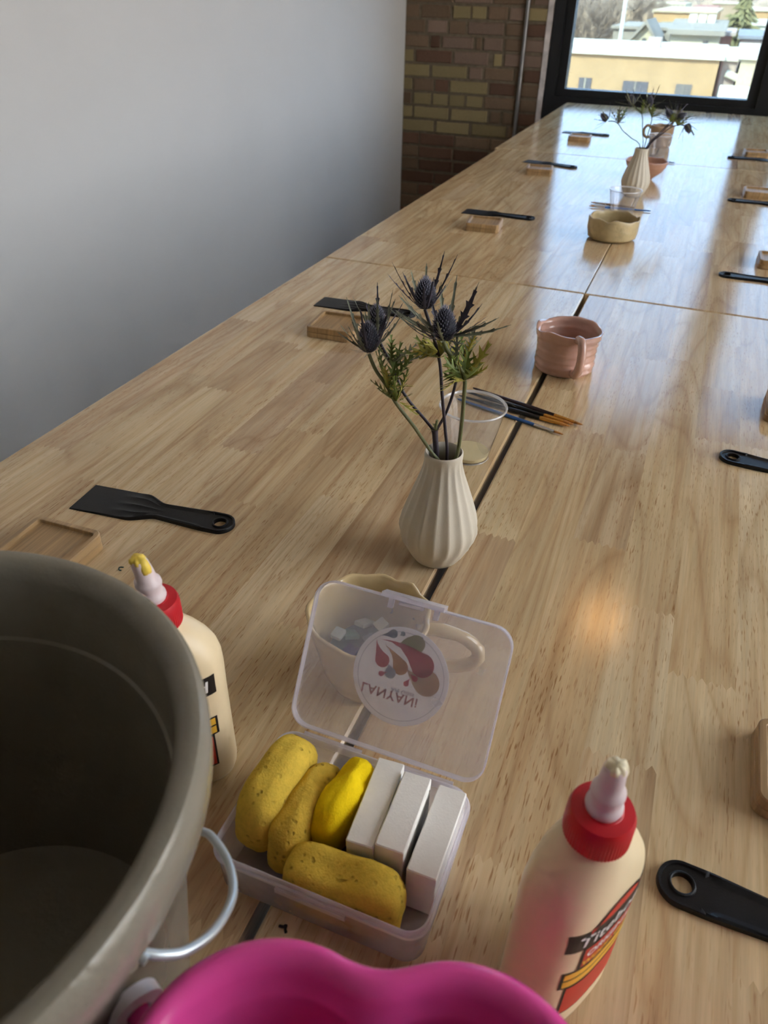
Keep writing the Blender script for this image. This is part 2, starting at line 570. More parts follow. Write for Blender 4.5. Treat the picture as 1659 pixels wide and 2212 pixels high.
for k in range(0, len(edges), 2):
    wr.box(XR, XR + 0.15, edges[k], edges[k + 1], 0.55, 3.25)
structure(wr.build('wall_right', MT['wall']))
structure(MB().box(XL - 0.15, XR + 0.15, YB - 0.15, YB, 0.0, ZC).build('wall_front', MT['wall']))

def portal(loc, rot, sx, sy):
    l = bpy.data.lights.new('window_portal', 'AREA')
    l.shape = 'RECTANGLE'
    l.size, l.size_y = sx, sy
    l.cycles.is_portal = True
    o = bpy.data.objects.new('window_portal', l)
    o.location, o.rotation_euler = loc, rot
    COL.objects.link(o)

WIN_N = [0]
def window(x0, x1, z0, z1, left, right, bot, top, axis='y', at=YW, bars=(), pane=None):
    """A black metal window: stiles, rails, a thin inner bead and a pane. axis y: in the plane y = at; axis x: in the plane x = at."""
    WIN_N[0] += 1
    root = bpy.data.objects.new('window_%d' % WIN_N[0], None)
    COL.objects.link(root)
    structure(root)
    def bx(name, a0, a1, d0, d1, c0, c1, m):
        mb = MB()
        if axis == 'y':
            mb.box(a0, a1, at + d0, at + d1, c0, c1)
        else:
            mb.box(at + d0, at + d1, a0, a1, c0, c1)
        return mb.build(name, m, root)
    s = 0.35
    bx('stile', x0, x0 + left * 0.55, -0.02, 0.10, z0, z1, MT['blackmetal'])
    bx('stile', x1 - right * 0.55, x1, -0.02, 0.10, z0, z1, MT['blackmetal'])
    bx('rail', x0 + left * 0.55, x1 - right * 0.55, -0.02, 0.10, z0, z0 + bot * 0.8, MT['blackmetal'])
    bx('rail', x0 + left * 0.55, x1 - right * 0.55, -0.02, 0.10, z1 - top * 0.8, z1, MT['blackmetal'])
    bx('sash', x0 + left * 0.55, x0 + left, 0.005, 0.08, z0 + bot * 0.8, z1 - top * 0.8, MT['blackmetal'])
    bx('sash', x1 - right, x1 - right * 0.55, 0.005, 0.08, z0 + bot * 0.8, z1 - top * 0.8, MT['blackmetal'])
    bx('sash', x0 + left, x1 - right, 0.005, 0.08, z0 + bot * 0.8, z0 + bot, MT['blackmetal'])
    bx('sash', x0 + left, x1 - right, 0.005, 0.08, z1 - top, z1 - top * 0.8, MT['blackmetal'])
    for zb in bars:
        bx('rail', x0 + left, x1 - right, 0.0, 0.07, zb - 0.03, zb + 0.03, MT['blackmetal'])
    bx('pane', x0 + left, x1 - right, 0.035, 0.041, z0 + bot, z1 - top, pane or MT['glass'])
    return root

# the two windows of the far wall (the first one is in view)
window(-0.90, 0.235, BAND0, BAND1, 0.102, 0.108, 0.172, 0.10, pane=MT['dimglass'])
window(0.235, 1.37, BAND0, BAND1, 0.108, 0.108, 0.172, 0.10, pane=MT['dimglass'])
for a, b_ in RW:
    window(a, b_, 0.55, 3.25, 0.07, 0.07, 0.08, 0.08, axis='x', at=XR + 0.02)
portal((0.235, YW + 0.16, (BAND0 + BAND1) / 2), (-PI / 2, 0, 0), 2.27, BAND1 - BAND0)
portal((XR + 0.18, 1.36, 1.9), (0, PI / 2, 0), 2.7, 2.52)

# plaster jamb between the bricks and the window
jm = MB()
zs = [0.0 + k * 0.12 for k in range(int(ZC / 0.12) + 1)]
rg = []
for z in zs:
    j = 0.004 * noise.noise(Vector((z * 9, 3.1, 0.7)))
    rg.append([(-0.935 + j, YW - 0.012, z), (-0.905 + j * 0.5, YW - 0.016, z), (-0.903, YW + 0.02, z), (-0.935, YW + 0.02, z)])
structure(jm.rings(rg).build('trim_1', MT['trim']))

# bricks: rows of the photograph given by pixel, the others at random
COURSE = 0.0705
ROW0 = PY(900, 151, YW).z
brick_meshes = []
for v in range(7):
    r = random.Random(v)
    mb = MB()
    rings = []
    for (sc_, y) in ((1.0, 0.03), (1.0, -0.0035), (0.965, -0.0075)):
        ring = []
        for sx, sz in ((-.5, -.5), (-.17, -.5), (.2, -.5), (.5, -.5), (.5, .5), (.15, .5), (-.2, .5), (-.5, .5)):
            k = sc_ if abs(sx) == .5 else 1.0
            kz = 1.0 if sc_ == 1.0 else 0.92
            ring.append((sx * k + r.uniform(-.008, .008), y + r.uniform(-.001, .001), sz * kz + r.uniform(-.035, .035)))
        rings.append(ring[::-1])
    mb.rings(rings)
    me = bpy.data.meshes.new('brick')
    me.from_pydata(mb.v, [], mb.f)
    brick_meshes.append(me)
KN = {'y': 'b_yellow', 'b': 'b_brown', 'r': 'b_red', 'p': 'b_pink'}
bm_cache = {}
def brick(x0, x1, zc, kind, h=0.056):
    i = random.randrange(7)
    key = (i, kind)
    if key not in bm_cache:
        m = brick_meshes[i].copy()
        m.materials.append(MT[KN[kind]])
        bm_cache[key] = m
    o = link('brick', bm_cache[key], wall_back)
    o.location = ((x0 + x1) / 2, YW, zc)
    o.scale = (x1 - x0, 1.0, h)
ROWS = {
    4: [(870, 905, 'b'), (912, 972, 'b'), (980, 1016, 'y'), (1021, 1050, 'y'), (1056, 1096, 'b'), (1102, 1132, 'p'), (1142, 1182, 'y')],
    3: [(870, 918, 'b'), (925, 965, 'p'), (972, 1005, 'b'), (1012, 1088, 'p'), (1094, 1132, 'b'), (1138, 1180, 'r')],
    2: [(870, 925, 'b'), (932, 950, 'r'), (956, 1022, 'p'), (1030, 1040, 'b'), (1046, 1086, 'p'), (1092, 1130, 'b'), (1136, 1176, 'p')],
    1: [(870, 893, 'y'), (900, 975, 'r'), (982, 1055, 'p'), (1068, 1084, 'y'), (1091, 1126, 'p'), (1133, 1172, 'p')],
    0: [(868, 927, 'y'), (934, 1008, 'y'), (1015, 1042, 'p'), (1048, 1108, 'b'), (1114, 1128, 'b'), (1133, 1172, 'r')],
    -1: [(868, 890, 'y'), (895, 936, 'b'), (941, 968, 'r'), (973, 1052, 'y'), (1059, 1112, 'r'), (1118, 1168, 'b')],
    -2: [(868, 888, 'b'), (895, 930, 'y'), (936, 967, 'y'), (972, 1003, 'y'), (1009, 1042, 'y'), (1048, 1112, 'b'), (1118, 1164, 'b')],
    -3: [(868, 890, 'y'), (895, 968, 'y'), (975, 1052, 'y'), (1060, 1080, 'b'), (1087, 1108, 'b'), (1114, 1162, 'r')],
    -4: [(868, 936, 'y'), (943, 1012, 'y'), (1020, 1092, 'y'), (1098, 1116, 'b'), (1122, 1160, 'r')],
}
for k in range(-40, 60):
    zc = ROW0 + k * COURSE
    if zc < 0.04 or zc > ZC - 0.04:
        continue
    if k in ROWS:
        for (a, b_, kd) in ROWS[k]:
            yy = 151 - k * 31
            xa = max(XL + 0.002, PY(a, yy + (a - 900) * 0.045, YW).x)
            xb = min(-0.937, PY(b_, yy + (b_ - 900) * 0.045, YW).x)
            brick(xa, xb, zc, kd)
    else:
        x = XL + 0.002
        first = True
        while x < -0.96:
            L = 0.205 if random.random() < 0.72 else 0.098
            if first and k % 2:
                L *= 0.5
            first = False
            x1 = min(x + L, -0.937)
            if -0.937 - x1 < 0.05:
                x1 = -0.937
            kd = random.choice('rrrbb') if k < 0 else random.choice('bbbpry')
            brick(x, x1, zc, kd)
            x = x1 + 0.012

# electrical conduit on the bricks
cx = PY(1129, 140, YW).x
cd = thing('conduit_pipe', 'thin grey metal conduit running up the brick wall', 'pipe', (cx, YW - 0.019, 0.0))
MB().tube([(0, 0, 0.02), (0, 0, 1.2), (0, 0, 2.4), (0, 0, ZC - 0.01)], 0.0105, 12).build('pipe', MT['steel'], cd, 40)
for z in (0.35, 1.95, 3.0):
    st = MB()
    st.tube([(0, 0, z - 0.008), (0, 0, z + 0.008)], 0.0125, 12)
    st.box(-0.028, 0.028, 0.0085, 0.0105, z - 0.008, z + 0.008)
    st.build('strap', MT['steel'], cd, 40)

# ------------------------------------------------------------------ warm globe pendant over the tables (its glow shows in the varnish)
def glow(name, col, strength):
    m, nt, b = newmat(name)
    b.inputs['Base Color'].default_value = (0.9, 0.88, 0.84, 1)
    b.inputs['Emission Color'].default_value = (*col, 1)
    b.inputs['Emission Strength'].default_value = strength
    return m
LAMP = glow('lit_opal_glass', (1.0, 0.50, 0.16), 3.2)
def pendant(label, x, y, z, r=0.15):
    o = thing('pendant_lamp', label, 'lamp', (x, y, z), 0, None)
    prof = [(r * math.sin(PI * k / 14) + 0.0003, -r * math.cos(PI * k / 14)) for k in range(15)]
    MB().rings(lathe_rings(prof, 28), False, False).build('globe', LAMP, o, 179)
    MB().rings(lathe_rings([(0.03, r - 0.012), (0.034, r + 0.005), (0.03, r + 0.05), (0.008, r + 0.06)], 20)).build('socket', MT['blackmetal'], o, 40)
    MB().tube([(0, 0, r + 0.05), (0, 0, ZC - z)], 0.004, 8).build('cord', MT['blackmetal'], o)
pendant('globe pendant lamp hanging over the middle tables', 0.03, 2.83, T + 1.95, 0.11)

# ------------------------------------------------------------------ tables
TW, TH = 0.572, 0.028
def make_table(label, x0, y0, L, rz=0.0, seed=0):
    rnd = random.Random(seed)
    t = thing('table', label, 'table', (x0, y0, 0.0), rz, 'light wood tables pushed together')
    rows = 10
    w = TW / rows
    ch = 0.0022
    for i in range(rows):
        xa, xb = i * w, (i + 1) * w
        y = 0.0
        cuts = [0.0]
        y = rnd.uniform(0.10, 0.45)
        while y < L - 0.12:
            cuts.append(y)
            y += rnd.uniform(0.17, 0.52)
        cuts.append(L)
        for j in range(len(cuts) - 1):
            ya, yb = cuts[j], cuts[j + 1]
            cxm, cym = (xa + xb) / 2, (ya + yb) / 2
            NT = 14
            def end(yv, flat):
                return [(xa + w * q / NT - cxm, yv - cym + (0.0 if flat else (0.0034 if q % 2 else -0.0034))) for q in range(NT + 1)]
            lo = end(ya, j == 0)
            hi = end(yb, j == len(cuts) - 2)
            if j == 0:
                lo = [lo[0], lo[-1]]
            if j == len(cuts) - 2:
                hi = [hi[0], hi[-1]]
            outl = lo + hi[::-1]
            top = []
            for (px, py) in outl:
                qx, qy = px, py
                if i == 0 and abs(px + cxm) < 1e-6:
                    qx += ch
                if i == rows - 1 and abs(px + cxm - TW) < 1e-6:
                    qx -= ch
                if j == 0 and abs(py + cym) < 1e-6:
                    qy += ch
                if j == len(cuts) - 2 and abs(py + cym - L) < 1e-6:
                    qy -= ch
                top.append((qx, qy))
            mb = MB()
            mb.rings([[(a, b_, -TH) for a, b_ in outl], [(a, b_, -ch) for a, b_ in outl], [(a, b_, 0.0) for a, b_ in top]])
            mb.build('plank', MT['planks'], t, None, (cxm, cym, T))
    for lx in (0.035, TW - 0.035):
        for ly in (0.06, L - 0.06):
            mb = MB()
            mb.box(lx - 0.02, lx + 0.02, ly - 0.02, ly + 0.02, 0.0, T - TH)
            mb.build('leg', MT['tableleg'], t)
    mb = MB()
    mb.box(0.03, TW - 0.03, 0.05, 0.07, T - TH - 0.06, T - TH - 0.001)
    mb.box(0.03, TW - 0.03, L - 0.07, L - 0.05, T - TH - 0.06, T - TH - 0.001)
    mb.box(0.025, 0.045, 0.081, L - 0.081, T - TH - 0.06, T - TH - 0.001)
    mb.box(TW - 0.045, TW - 0.025, 0.081, L - 0.081, T - TH - 0.06, T - TH - 0.001)
    mb.build('apron', MT['tableleg'], t)
    return t
TL = 1.523
make_table('light wood table nearest the camera on the left, under the grey bucket', -0.736, 0.008, TL, 0.0, 11)
make_table('light wood table nearest the camera on the right, under the right glue bottle', -0.1555, 0.006, TL, 0.0, 12)
make_table('middle light wood table on the left, just beyond the near cross seam', -0.7365, 1.536, TL, 0.0, 13)
make_table('middle light wood table on the right, just beyond the near cross seam', -0.1635, 1.534, TL, 0.0, 14)
make_table('farthest light wood table on the left, next to the brick wall', -0.7495, 3.0605, TL, 0.004, 15)
make_table('farthest light wood table on the right, ending at the black window frame', -0.175, 3.0585, TL, 0.0, 16)

# ------------------------------------------------------------------ putty knives and coasters
def knife_mesh():
    L, R, hx = 0.194, 0.0165, 0.194 - 0.0165        # length, handle half width, hole centre
    mb = MB()
    def half(s):
        if s < 0.072:
            return 0.0262 - 0.0012 * (s / 0.072)
        t = min(1, (s - 0.072) / 0.032)
        k = t * t * (3 - 2 * t)
        neck = 0.0250 + (0.0128 - 0.0250) * k
        if s > 0.104:
            q = min(1, (s - 0.104) / 0.055)
            neck = 0.0128 + (R - 0.0128) * q
        return neck
    sN = 44
    s1 = hx - R
    cs = [-1, -0.97, -0.90, -0.84, -0.62, -0.55, -0.48, -0.2, -0.08, 0, 0.08, 0.2, 0.48, 0.55, 0.62, 0.84, 0.90, 0.97, 1]
    rows_t, rows_b = [], []
    for i in range(sN + 1):
        s = s1 * i / sN
        w = half(s)
        base = 0.0012 + 0.0022 * min(1, s / 0.075)
        rt, rb = [], []
        for c in cs:
            z = base
            edge = (1 - abs(c)) * w
            k = max(0, min(1, (s - 0.062) / 0.03))
            if edge < 0.0026:
                z += 0.0018 * k
            if edge < 0.0006:
                z -= 0.0008
            if 0.045 < s < 0.108:                   # strengthening ridges at the neck
                q = math.sin(PI * (s - 0.045) / 0.063)
                if abs(c) < 0.1:
                    z += 0.0016 * q * (1 if abs(c) < 0.05 else 0.5)
                elif 0.45 < abs(c) < 0.65 and s < 0.1:
                    z += 0.0014 * q * (1 if 0.52 < abs(c) < 0.58 else 0.45)
            rt.append((s, c * w, z))
            rb.append((s, c * w, 0.0))
        rows_t.append(rt)
        rows_b.append(rb)
    loops = [t + b[::-1] for t, b in zip(rows_t, rows_b)]
    mb.rings(loops, close0=True, close1=False)
    # rounded end with a hole
    n = 64
    hr = 0.0072
    prof = [(-1, 0.0, 0.0), (-1, 0.0046, 0.0), (-1, 0.0050, 0.0008), (-1, 0.0046, 0.0018), (-1, 0.0034, 0.0022), (0.62, 0.0034, False), (0.70, 0.0034, False), (0.76, 0.0050, False), (0.95, 0.0052, False), (1.0, 0.0046, False), (1.0, 0.0, False)]
    rings = []
    for f, z, off in prof:
        ring = []
        for k in range(n):
            a = 2 * PI * k / n
            ca, sa = math.cos(a), math.sin(a)
            if ca >= 0:
                ro = R
            else:
                ro = min(R / abs(ca), R / max(1e-6, abs(sa)))
            zz = z
            r_ = hr + off if f < 0 else hr + (ro - hr) * f
            if ca < -0.715 and f > 0.31 and z > 0:
                zz = 0.0050 if R - abs(r_ * sa) < 0.0023 else 0.0034
            ring.append((hx + r_ * ca, r_ * sa, zz))
        rings.append(ring)
    mb.rings(rings + [rings[0]], False, False)
    me = bpy.data.meshes.new('putty_knife')
    me.from_pydata(mb.v, [], mb.f)
    me.polygons.foreach_set('use_smooth', [True] * len(me.polygons))
    me.set_sharp_from_angle(angle=math.radians(38))
    me.materials.append(MT['blackplastic'])
    return me
KNIFE = knife_mesh()
def knife(end, ang, label, z=0.0):
    """end: the rounded handle end (pixel); ang: the direction from the handle end to the blade."""
    e = P(*end, z)
    d = Vector((math.cos(ang), math.sin(ang), 0))
    o = link('putty_knife', KNIFE)
    b = e + d * 0.194
    o.location = (b.x, b.y, T + z)
    o.rotation_euler = (0, 0, ang + PI)
    return tag(o, label, 'putty knife', 'black putty knives laid out at each place')

def coaster_mesh(mat):
    S, h, r = 0.0845, 0.0098, 0.010
    mb = MB()
    def ring(inset, z):
        rr = max(0.002, r - inset)
        return [(x, y, z) for x, y in rrect(S - 2 * inset, S - 2 * inset, rr)]
    mb.rings([ring(0.0008, 0), ring(0, 0.0008), ring(0, h - 0.001), ring(0.001, h), ring(0.0058, h), ring(0.0064, h - 0.0006), ring(0.0066, h - 0.0042), ring(0.0085, h - 0.0048)])
    me = bpy.data.meshes.new('coaster')
    me.from_pydata(mb.v, [], mb.f)
    me.materials.append(mat)
    return me
COASTER = [coaster_mesh(MT['bamboo']), coaster_mesh(MT['bamboo2'])]
def coasters(x, y, rz, where, k=0):
    for i, nm in enumerate(('lower', 'upper')):
        o = link('bamboo_coaster', COASTER[(k + i) % 2])
        o.location = (x + 0.0006 * i, y - 0.0004 * i, T + 0.0098 * i)
        o.rotation_euler = (0, 0, rz + 0.012 * i)
        tag(o, '%s square bamboo coaster of the stacked pair %s' % (nm, where), 'coaster', 'bamboo coasters stacked in pairs at each place')

knife((505, 1141), math.radians(184.5), 'black plastic putty knife lying behind the big grey bucket')
knife((897, 684), math.radians(180.5), 'black putty knife lying behind the near thistle flowers')
knife((1155, 475), math.radians(178), 'black putty knife third from the camera along the left table side')
knife((1246, 364), math.radians(166), 'black putty knife fourth from the camera along the left table side')
knife((1316, 294), math.radians(177), 'farthest black putty knife on the left table side')
knife((1417, 1893), math.radians(-3.5), 'black putty knife at the right edge beside the glue bottle')
knife((1553, 985), math.radians(-6), 'black putty knife at the right edge, level with the thistle vase rim')
knife((1552, 594), math.radians(-1.5), 'black putty knife third from the camera along the right edge')
knife((1571, 433), math.radians(-0.5), 'black putty knife fourth from the camera along the right edge')
knife((1571, 341), math.radians(4), 'farthest black putty knife at the right edge')
def mid(a, b):
    return (a + b) / 2
coasters(-0.544, 0.447, math.radians(1), 'partly hidden behind the grey bucket')
c2 = P(655, 727)
coasters(c2.x + 0.043, c2.y + 0.045, math.radians(3), 'behind the near thistle flowers', 1)
c3 = P(997, 498)
coasters(c3.x + 0.044, c3.y + 0.047, math.radians(5), 'third from the camera on the left')
c4 = P(1130, 377)
coasters(c4.x + 0.042, c4.y + 0.048, math.radians(7), 'fourth from the camera on the left', 1)
c5 = P(1224, 305)
coasters(c5.x + 0.043, c5.y + 0.043, math.radians(1), 'farthest from the camera on the left')
coasters(0.142 + 0.042, 0.408 + 0.044, math.radians(-1), 'by the right glue bottle', 1)
coasters(0.163 + 0.041, 1.086 + 0.043, math.radians(-2), 'at right edge by the pink mug')
coasters(0.160 + 0.043, 1.866 + 0.042, math.radians(1), 'third from the camera at the right edge', 1)
coasters(0.129 + 0.042, 2.596 + 0.044, math.radians(2), 'fourth from the camera at the right edge')
coasters(0.128 + 0.042, 3.317 + 0.046, math.radians(5), 'farthest from the camera at the right edge', 1)

# ------------------------------------------------------------------ ribbed vases
def vase(label, x, y, rz, s=1.0):
    prof = [(0.0, 0.001), (0.020, 0.0), (0.0245, 0.002), (0.031, 0.012), (0.0375, 0.026), (0.0402, 0.038), (0.0398, 0.045), (0.0375, 0.056), (0.0325, 0.072), (0.0270, 0.088), (0.0222, 0.102), (0.0194, 0.112), (0.0186, 0.119), (0.0190, 0.126), (0.0188, 0.1285),
            (0.0178, 0.1295), (0.0168, 0.128), (0.0160, 0.120), (0.0165, 0.108), (0.022, 0.09), (0.031, 0.06), (0.033, 0.035), (0.024, 0.008), (0.0, 0.006)]
    NF = 17
    def mod(r, z, a, k):
        if k < 2 or k > 14:
            return r * s, z * s
        amp = 0.055 * min(1, max(0, (z - 0.004) / 0.03)) * (1 if z < 0.112 else max(0.0, 1 - (z - 0.112) / 0.013))
        tw = a + (0.10 if z < 0.02 else 0)
        ph = (tw * NF / (2 * PI)) % 1.0
        rib = 1 - abs(2 * ph - 1) * 2 if False else (abs(2 * ph - 1) ** 1.5)
        return r * s * (1 + amp * (rib - 0.55)), z * s
    fine = []
    for i in range(len(prof) - 1):
        (r0, z0), (r1, z1) = prof[i], prof[i + 1]
        m_ = 2 if 1 < i < 14 else 1
        for q in range(m_):
            fine.append((r0 + (r1 - r0) * q / m_, z0 + (z1 - z0) * q / m_))
    fine.append(prof[-1])
    def mod2(r, z, a, k):
        inner = k > 26
        return mod(r, z, a, 20 if inner else 5 if k > 1 else 0)
    mb = MB()
    mb.rings(lathe_rings(fine, NF * 8, mod2), False, False)
    o = mb.build('ribbed_vase', MT['vase'], None, 50)
    o.location = (x, y, T)
    o.rotation_euler = (0, 0, rz)
    return tag(o, label, 'vase', 'ribbed white bud vases')
V1 = P(942, 1200)
vase('near off-white ribbed bud vase holding thistles', V1.x, V1.y, 0.1)
V2 = Vector((-0.176, 2.47, T))
vase('far beige ribbed bud vase, backlit on the shiny table', V2.x, V2.y, 0.5)

# ------------------------------------------------------------------ sea-holly thistles
def blade(mb, p0, d, nrm, L, W, bend=(0, 0, 0), k=8, lobes=0, lobe=1.2, fold=0.25, sharp=0.5, waist=0.62):
    """A thin curved leaf blade; lobes adds that many pairs of forward-pointing teeth, sharp sets how narrow they are."""
    d = Vector(d).normalized()
    bend = Vector(bend)
    nrm = Vector(nrm)
    if lobes:
        st = [(0.0, 0)]
        for j in range(lobes):
            tc = (j + 0.6) / lobes
            e = sharp * 0.9 / lobes
            st += [(max(0.01, tc - e), 0), (tc, 1), (min(0.985, tc + e * 0.55), 0)]
        st.append((1.0, 0))
    else:
        st = [(i / k, 0) for i in range(k + 1)]
    lf, md, rt = [], [], []
    for i, (t, tooth) in enumerate(st):
        p = Vector(p0) + d * (L * t) + bend * (L * t * t)
        tg = (d + bend * (2 * t)).normalized()
        sd = tg.cross(nrm)
        if sd.length < 1e-4:
            sd = tg.orthogonal()
        sd.normalize()
        up = sd.cross(tg)
        w = W * (math.sin(PI * (0.08 + 0.92 * t)) ** 0.8) if t < 1 else 0.0002
        adv = 0.0
        if tooth:
            w *= 1 + lobe
            adv = W * lobe * 1.1 * (1 - 0.4 * t)
        elif lobes and 0 < t < 1:
            w *= waist
        lf.append(p + sd * w + up * (w * fold) + tg * adv)
        rt.append(p - sd * w + up * (w * fold) + tg * adv)
        md.append(p)
    n = len(st)
    vs = lf + md + rt
    fs = []
    for i in range(n - 1):
        fs += [(i, i + 1, n + i + 1, n + i), (n + i, n + i + 1, 2 * n + i + 1, 2 * n + i)]
    mb.add(vs, fs)

def cone_dirs(axis, el, az):
    axis = Vector(axis).normalized()
    a = axis.orthogonal().normalized()
    b = axis.cross(a)
    r = a * math.cos(az) + b * math.sin(az)
    return (r * math.cos(el) + axis * math.sin(el)).normalized(), r

def flower_head(parent, c, axis, s, rnd, bracts=10, blen=0.026, el=(0.15, 1.05), dark=0.5):
    """A spiny cone with a ruff of narrow toothed bracts; c is the base of the cone."""
    axis = Vector(axis).normalized()
    a = axis.orthogonal().normalized()
    b = axis.cross(a)
    H, R = 0.0265 * s, 0.0098 * s
    mb = MB()
    rings = []
    for i in range(11):
        t = i / 10
        r = R * (math.sin(PI * (0.10 + 0.90 * t)) ** 0.62) * (1.06 - 0.28 * t) if i < 10 else 0.0003
        rings.append([Vector(c) + axis * (H * t) + (a * math.cos(2 * PI * k / 14) + b * math.sin(2 * PI * k / 14)) * r for k in range(14)])
    hd = mb.rings(rings).build('flower_head', MT['head'], parent, 60)
    sp = MB()
    for q in range(260):
        t = (q + 0.5) / 260
        az = q * 2.39996
        r = R * (math.sin(PI * (0.10 + 0.90 * t)) ** 0.62) * (1.06 - 0.28 * t)
        rad = a * math.cos(az) + b * math.sin(az)
        base = Vector(c) + axis * (H * t) + rad * (r * 0.96)
        dr = (rad * (1.1 - 0.8 * t) + axis * (0.45 + 0.9 * t)).normalized()
        L = rnd.uniform(0.0024, 0.0040) * s
        w = 0.00042 * s
        e1 = dr.orthogonal().normalized() * w
        e2 = dr.cross(e1)
        sp.add([base + e1, base - e1 * 0.5 + e2 * 0.87, base - e1 * 0.5 - e2 * 0.87, base + dr * L], [(0, 1, 3), (1, 2, 3), (2, 0, 3)])
    o = sp.build('spikes', MT['spike'], hd)
    o['kind'] = 'stuff'
    for q in range(bracts):
        az = 2 * PI * q / bracts + rnd.uniform(-0.25, 0.25)
        e = rnd.uniform(*el)
        d, rad = cone_dirs(axis, e, az)
        L = blen * s * rnd.uniform(0.75, 1.25)
        bb = MB()
        blade(bb, Vector(c) + rad * (R * 0.55), d, axis, L, 0.00150 * s, axis * rnd.uniform(0.1, 0.5), lobes=rnd.choice((3, 4, 5)), lobe=0.9, fold=0.35, sharp=0.30, waist=0.95)
        bb.build('bract', MT['bractdark' if rnd.random() < dark else 'bract'], parent)
    for q in range(9):           # fine hair-like spines under the cone
        d, rad = cone_dirs(axis, rnd.uniform(-0.3, 0.35), rnd.uniform(0, 6.28))
        bb = MB()
        blade(bb, Vector(c) + rad * (R * 0.4), d, axis, rnd.uniform(0.010, 0.016) * s, 0.00045 * s, axis * 0.25, k=4)
        bb.build('spine', MT['bract'], parent)

def leaves(parent, c, axis, rnd, n, L, W, el, mats, lobes=5, bend=0.3, az0=0, az1=6.283):
    for q in range(n):
        d, rad = cone_dirs(axis, rnd.uniform(*el), az0 + (az1 - az0) * (q + rnd.uniform(0, 0.6)) / n)
        bb = MB()
        blade(bb, Vector(c) + rad * 0.001, d, axis, L * rnd.uniform(0.7, 1.2), W * rnd.uniform(0.8, 1.2), Vector(axis) * rnd.uniform(-0.1, bend), lobes=lobes, lobe=1.6, fold=0.3)
        bb.build('leaf', MT[rnd.choice(mats)], parent)

def thistle(label, x, y, group):
    return thing('thistle_stem', label, 'flower', (x, y, T), 0, group)
def rel(o, pts):
    return [Vector(p) - o.location for p in pts]

G1 = 'thistle stems in the near vase'
YV = V1.y
def pv(x, y, dy=0.0):
    return PY(x, y, YV + dy)
vb = Vector((V1.x, V1.y, T + 0.012))
rnd = random.Random(3)
UPZ = Vector((0, 0, 1))
LV = Vector((-0.9, 0.0, 0.35)).normalized()
# left green stem
t = thistle('green thistle stem bending left to the leftmost front flower head', V1.x, V1.y, G1)
pth = [pv(990, 1056, 0.002), pv(968, 1022, -0.003), pv(946, 993, -0.008), pv(930, 974, -0.011), pv(893, 920, -0.012), pv(856, 872, -0.014), pv(838, 838, -0.014), pv(812, 800, -0.016), pv(797, 765, -0.018)]
MB().tube(rel(t, spline(pth)), 0.0017, 7).build('stem', MT['stemgreen'], t, 60)
leaves(t, pv(856, 866, -0.014) - t.location, (LV * 0.3 + UPZ).normalized(), rnd, 6, 0.034, 0.0028, (0.65, 1.25), ['leafgreen', 'leafgreen', 'leafyellow'], 6, 0.15)
leaves(t, pv(838, 838, -0.014) - t.location, (Vector((0.25, 0, 1))).normalized(), rnd, 7, 0.040, 0.0026, (0.55, 1.25), ['leafgreen', 'leafgreen', 'leafyellow'], 7, 0.1)
leaves(t, pv(862, 866, -0.016) - t.location, Vector((0.8, -0.2, 0.1)).normalized(), rnd, 2, 0.020, 0.0024, (0.8, 1.3), ['leafyellow'], 4, 0.1)
flower_head(t, pv(797, 757, -0.018) - t.location, (-0.06, -0.02, 1), 1.0, rnd, 13, 0.032, (0.25, 1.15), 0.35)
# forked purple stem
t = thistle('forked dark purple thistle stem with a cut stub between its branches', V1.x, V1.y, G1)
pth = [vb + Vector((-0.006, 0.004, 0)), pv(942, 1000, 0.006), pv(941, 960, 0.006), pv(939, 928, 0.006)]
MB().tube(rel(t, spline(pth)), [0.0030] * 13 + [0.0030, 0.0030, 0.0031, 0.0032, 0.0034, 0.0037][:6], 8).build('stem', MT['stemdark'], t, 60)
pth = [pv(939, 932, 0.006), pv(915, 903, 0.006), pv(885, 868, 0.006), pv(866, 838, 0.006), pv(848, 790, 0.008), pv(828, 755, 0.010), pv(815, 725, 0.012)]
MB().tube(rel(t, spline(pth)), 0.0015, 7).build('stem', MT['stemdark'], t, 60)
pth = [pv(941, 932, 0.008), pv(962, 895, 0.012), pv(977, 855, 0.014), pv(986, 822, 0.015), pv(1000, 785, 0.016), pv(1006, 755, 0.016)]
MB().tube(rel(t, spline(pth)), 0.0014, 7).build('stem', MT['stemdark'], t, 60)
st = MB()
st.tube(rel(t, [pv(941, 931, 0.006), pv(944, 908, 0.004)]), 0.0014, 6)
st.build('stub', MT['stemgreen'], t)
leaves(t, pv(940, 930, 0.006) - t.location, UPZ, rnd, 5, 0.008, 0.0012, (0.2, 1.0), ['stemgreen'], 2, 0.1)
leaves(t, pv(846, 790, 0.008) - t.location, (0.15, 0, 1), rnd, 7, 0.036, 0.0024, (0.5, 1.2), ['leafgreen', 'bract'], 6, 0.15)
leaves(t, pv(1004, 772, 0.016) - t.location, (0.1, 0.1, 1), rnd, 5, 0.026, 0.0024, (0.5, 1.2), ['leafgreen', 'bract', 'leafyellow'], 6, 0.2)
flower_head(t, pv(815, 718, 0.014) - t.location, (-0.12, 0.1, 1), 0.95, rnd, 11, 0.030, (0.2, 1.1), 0.3)
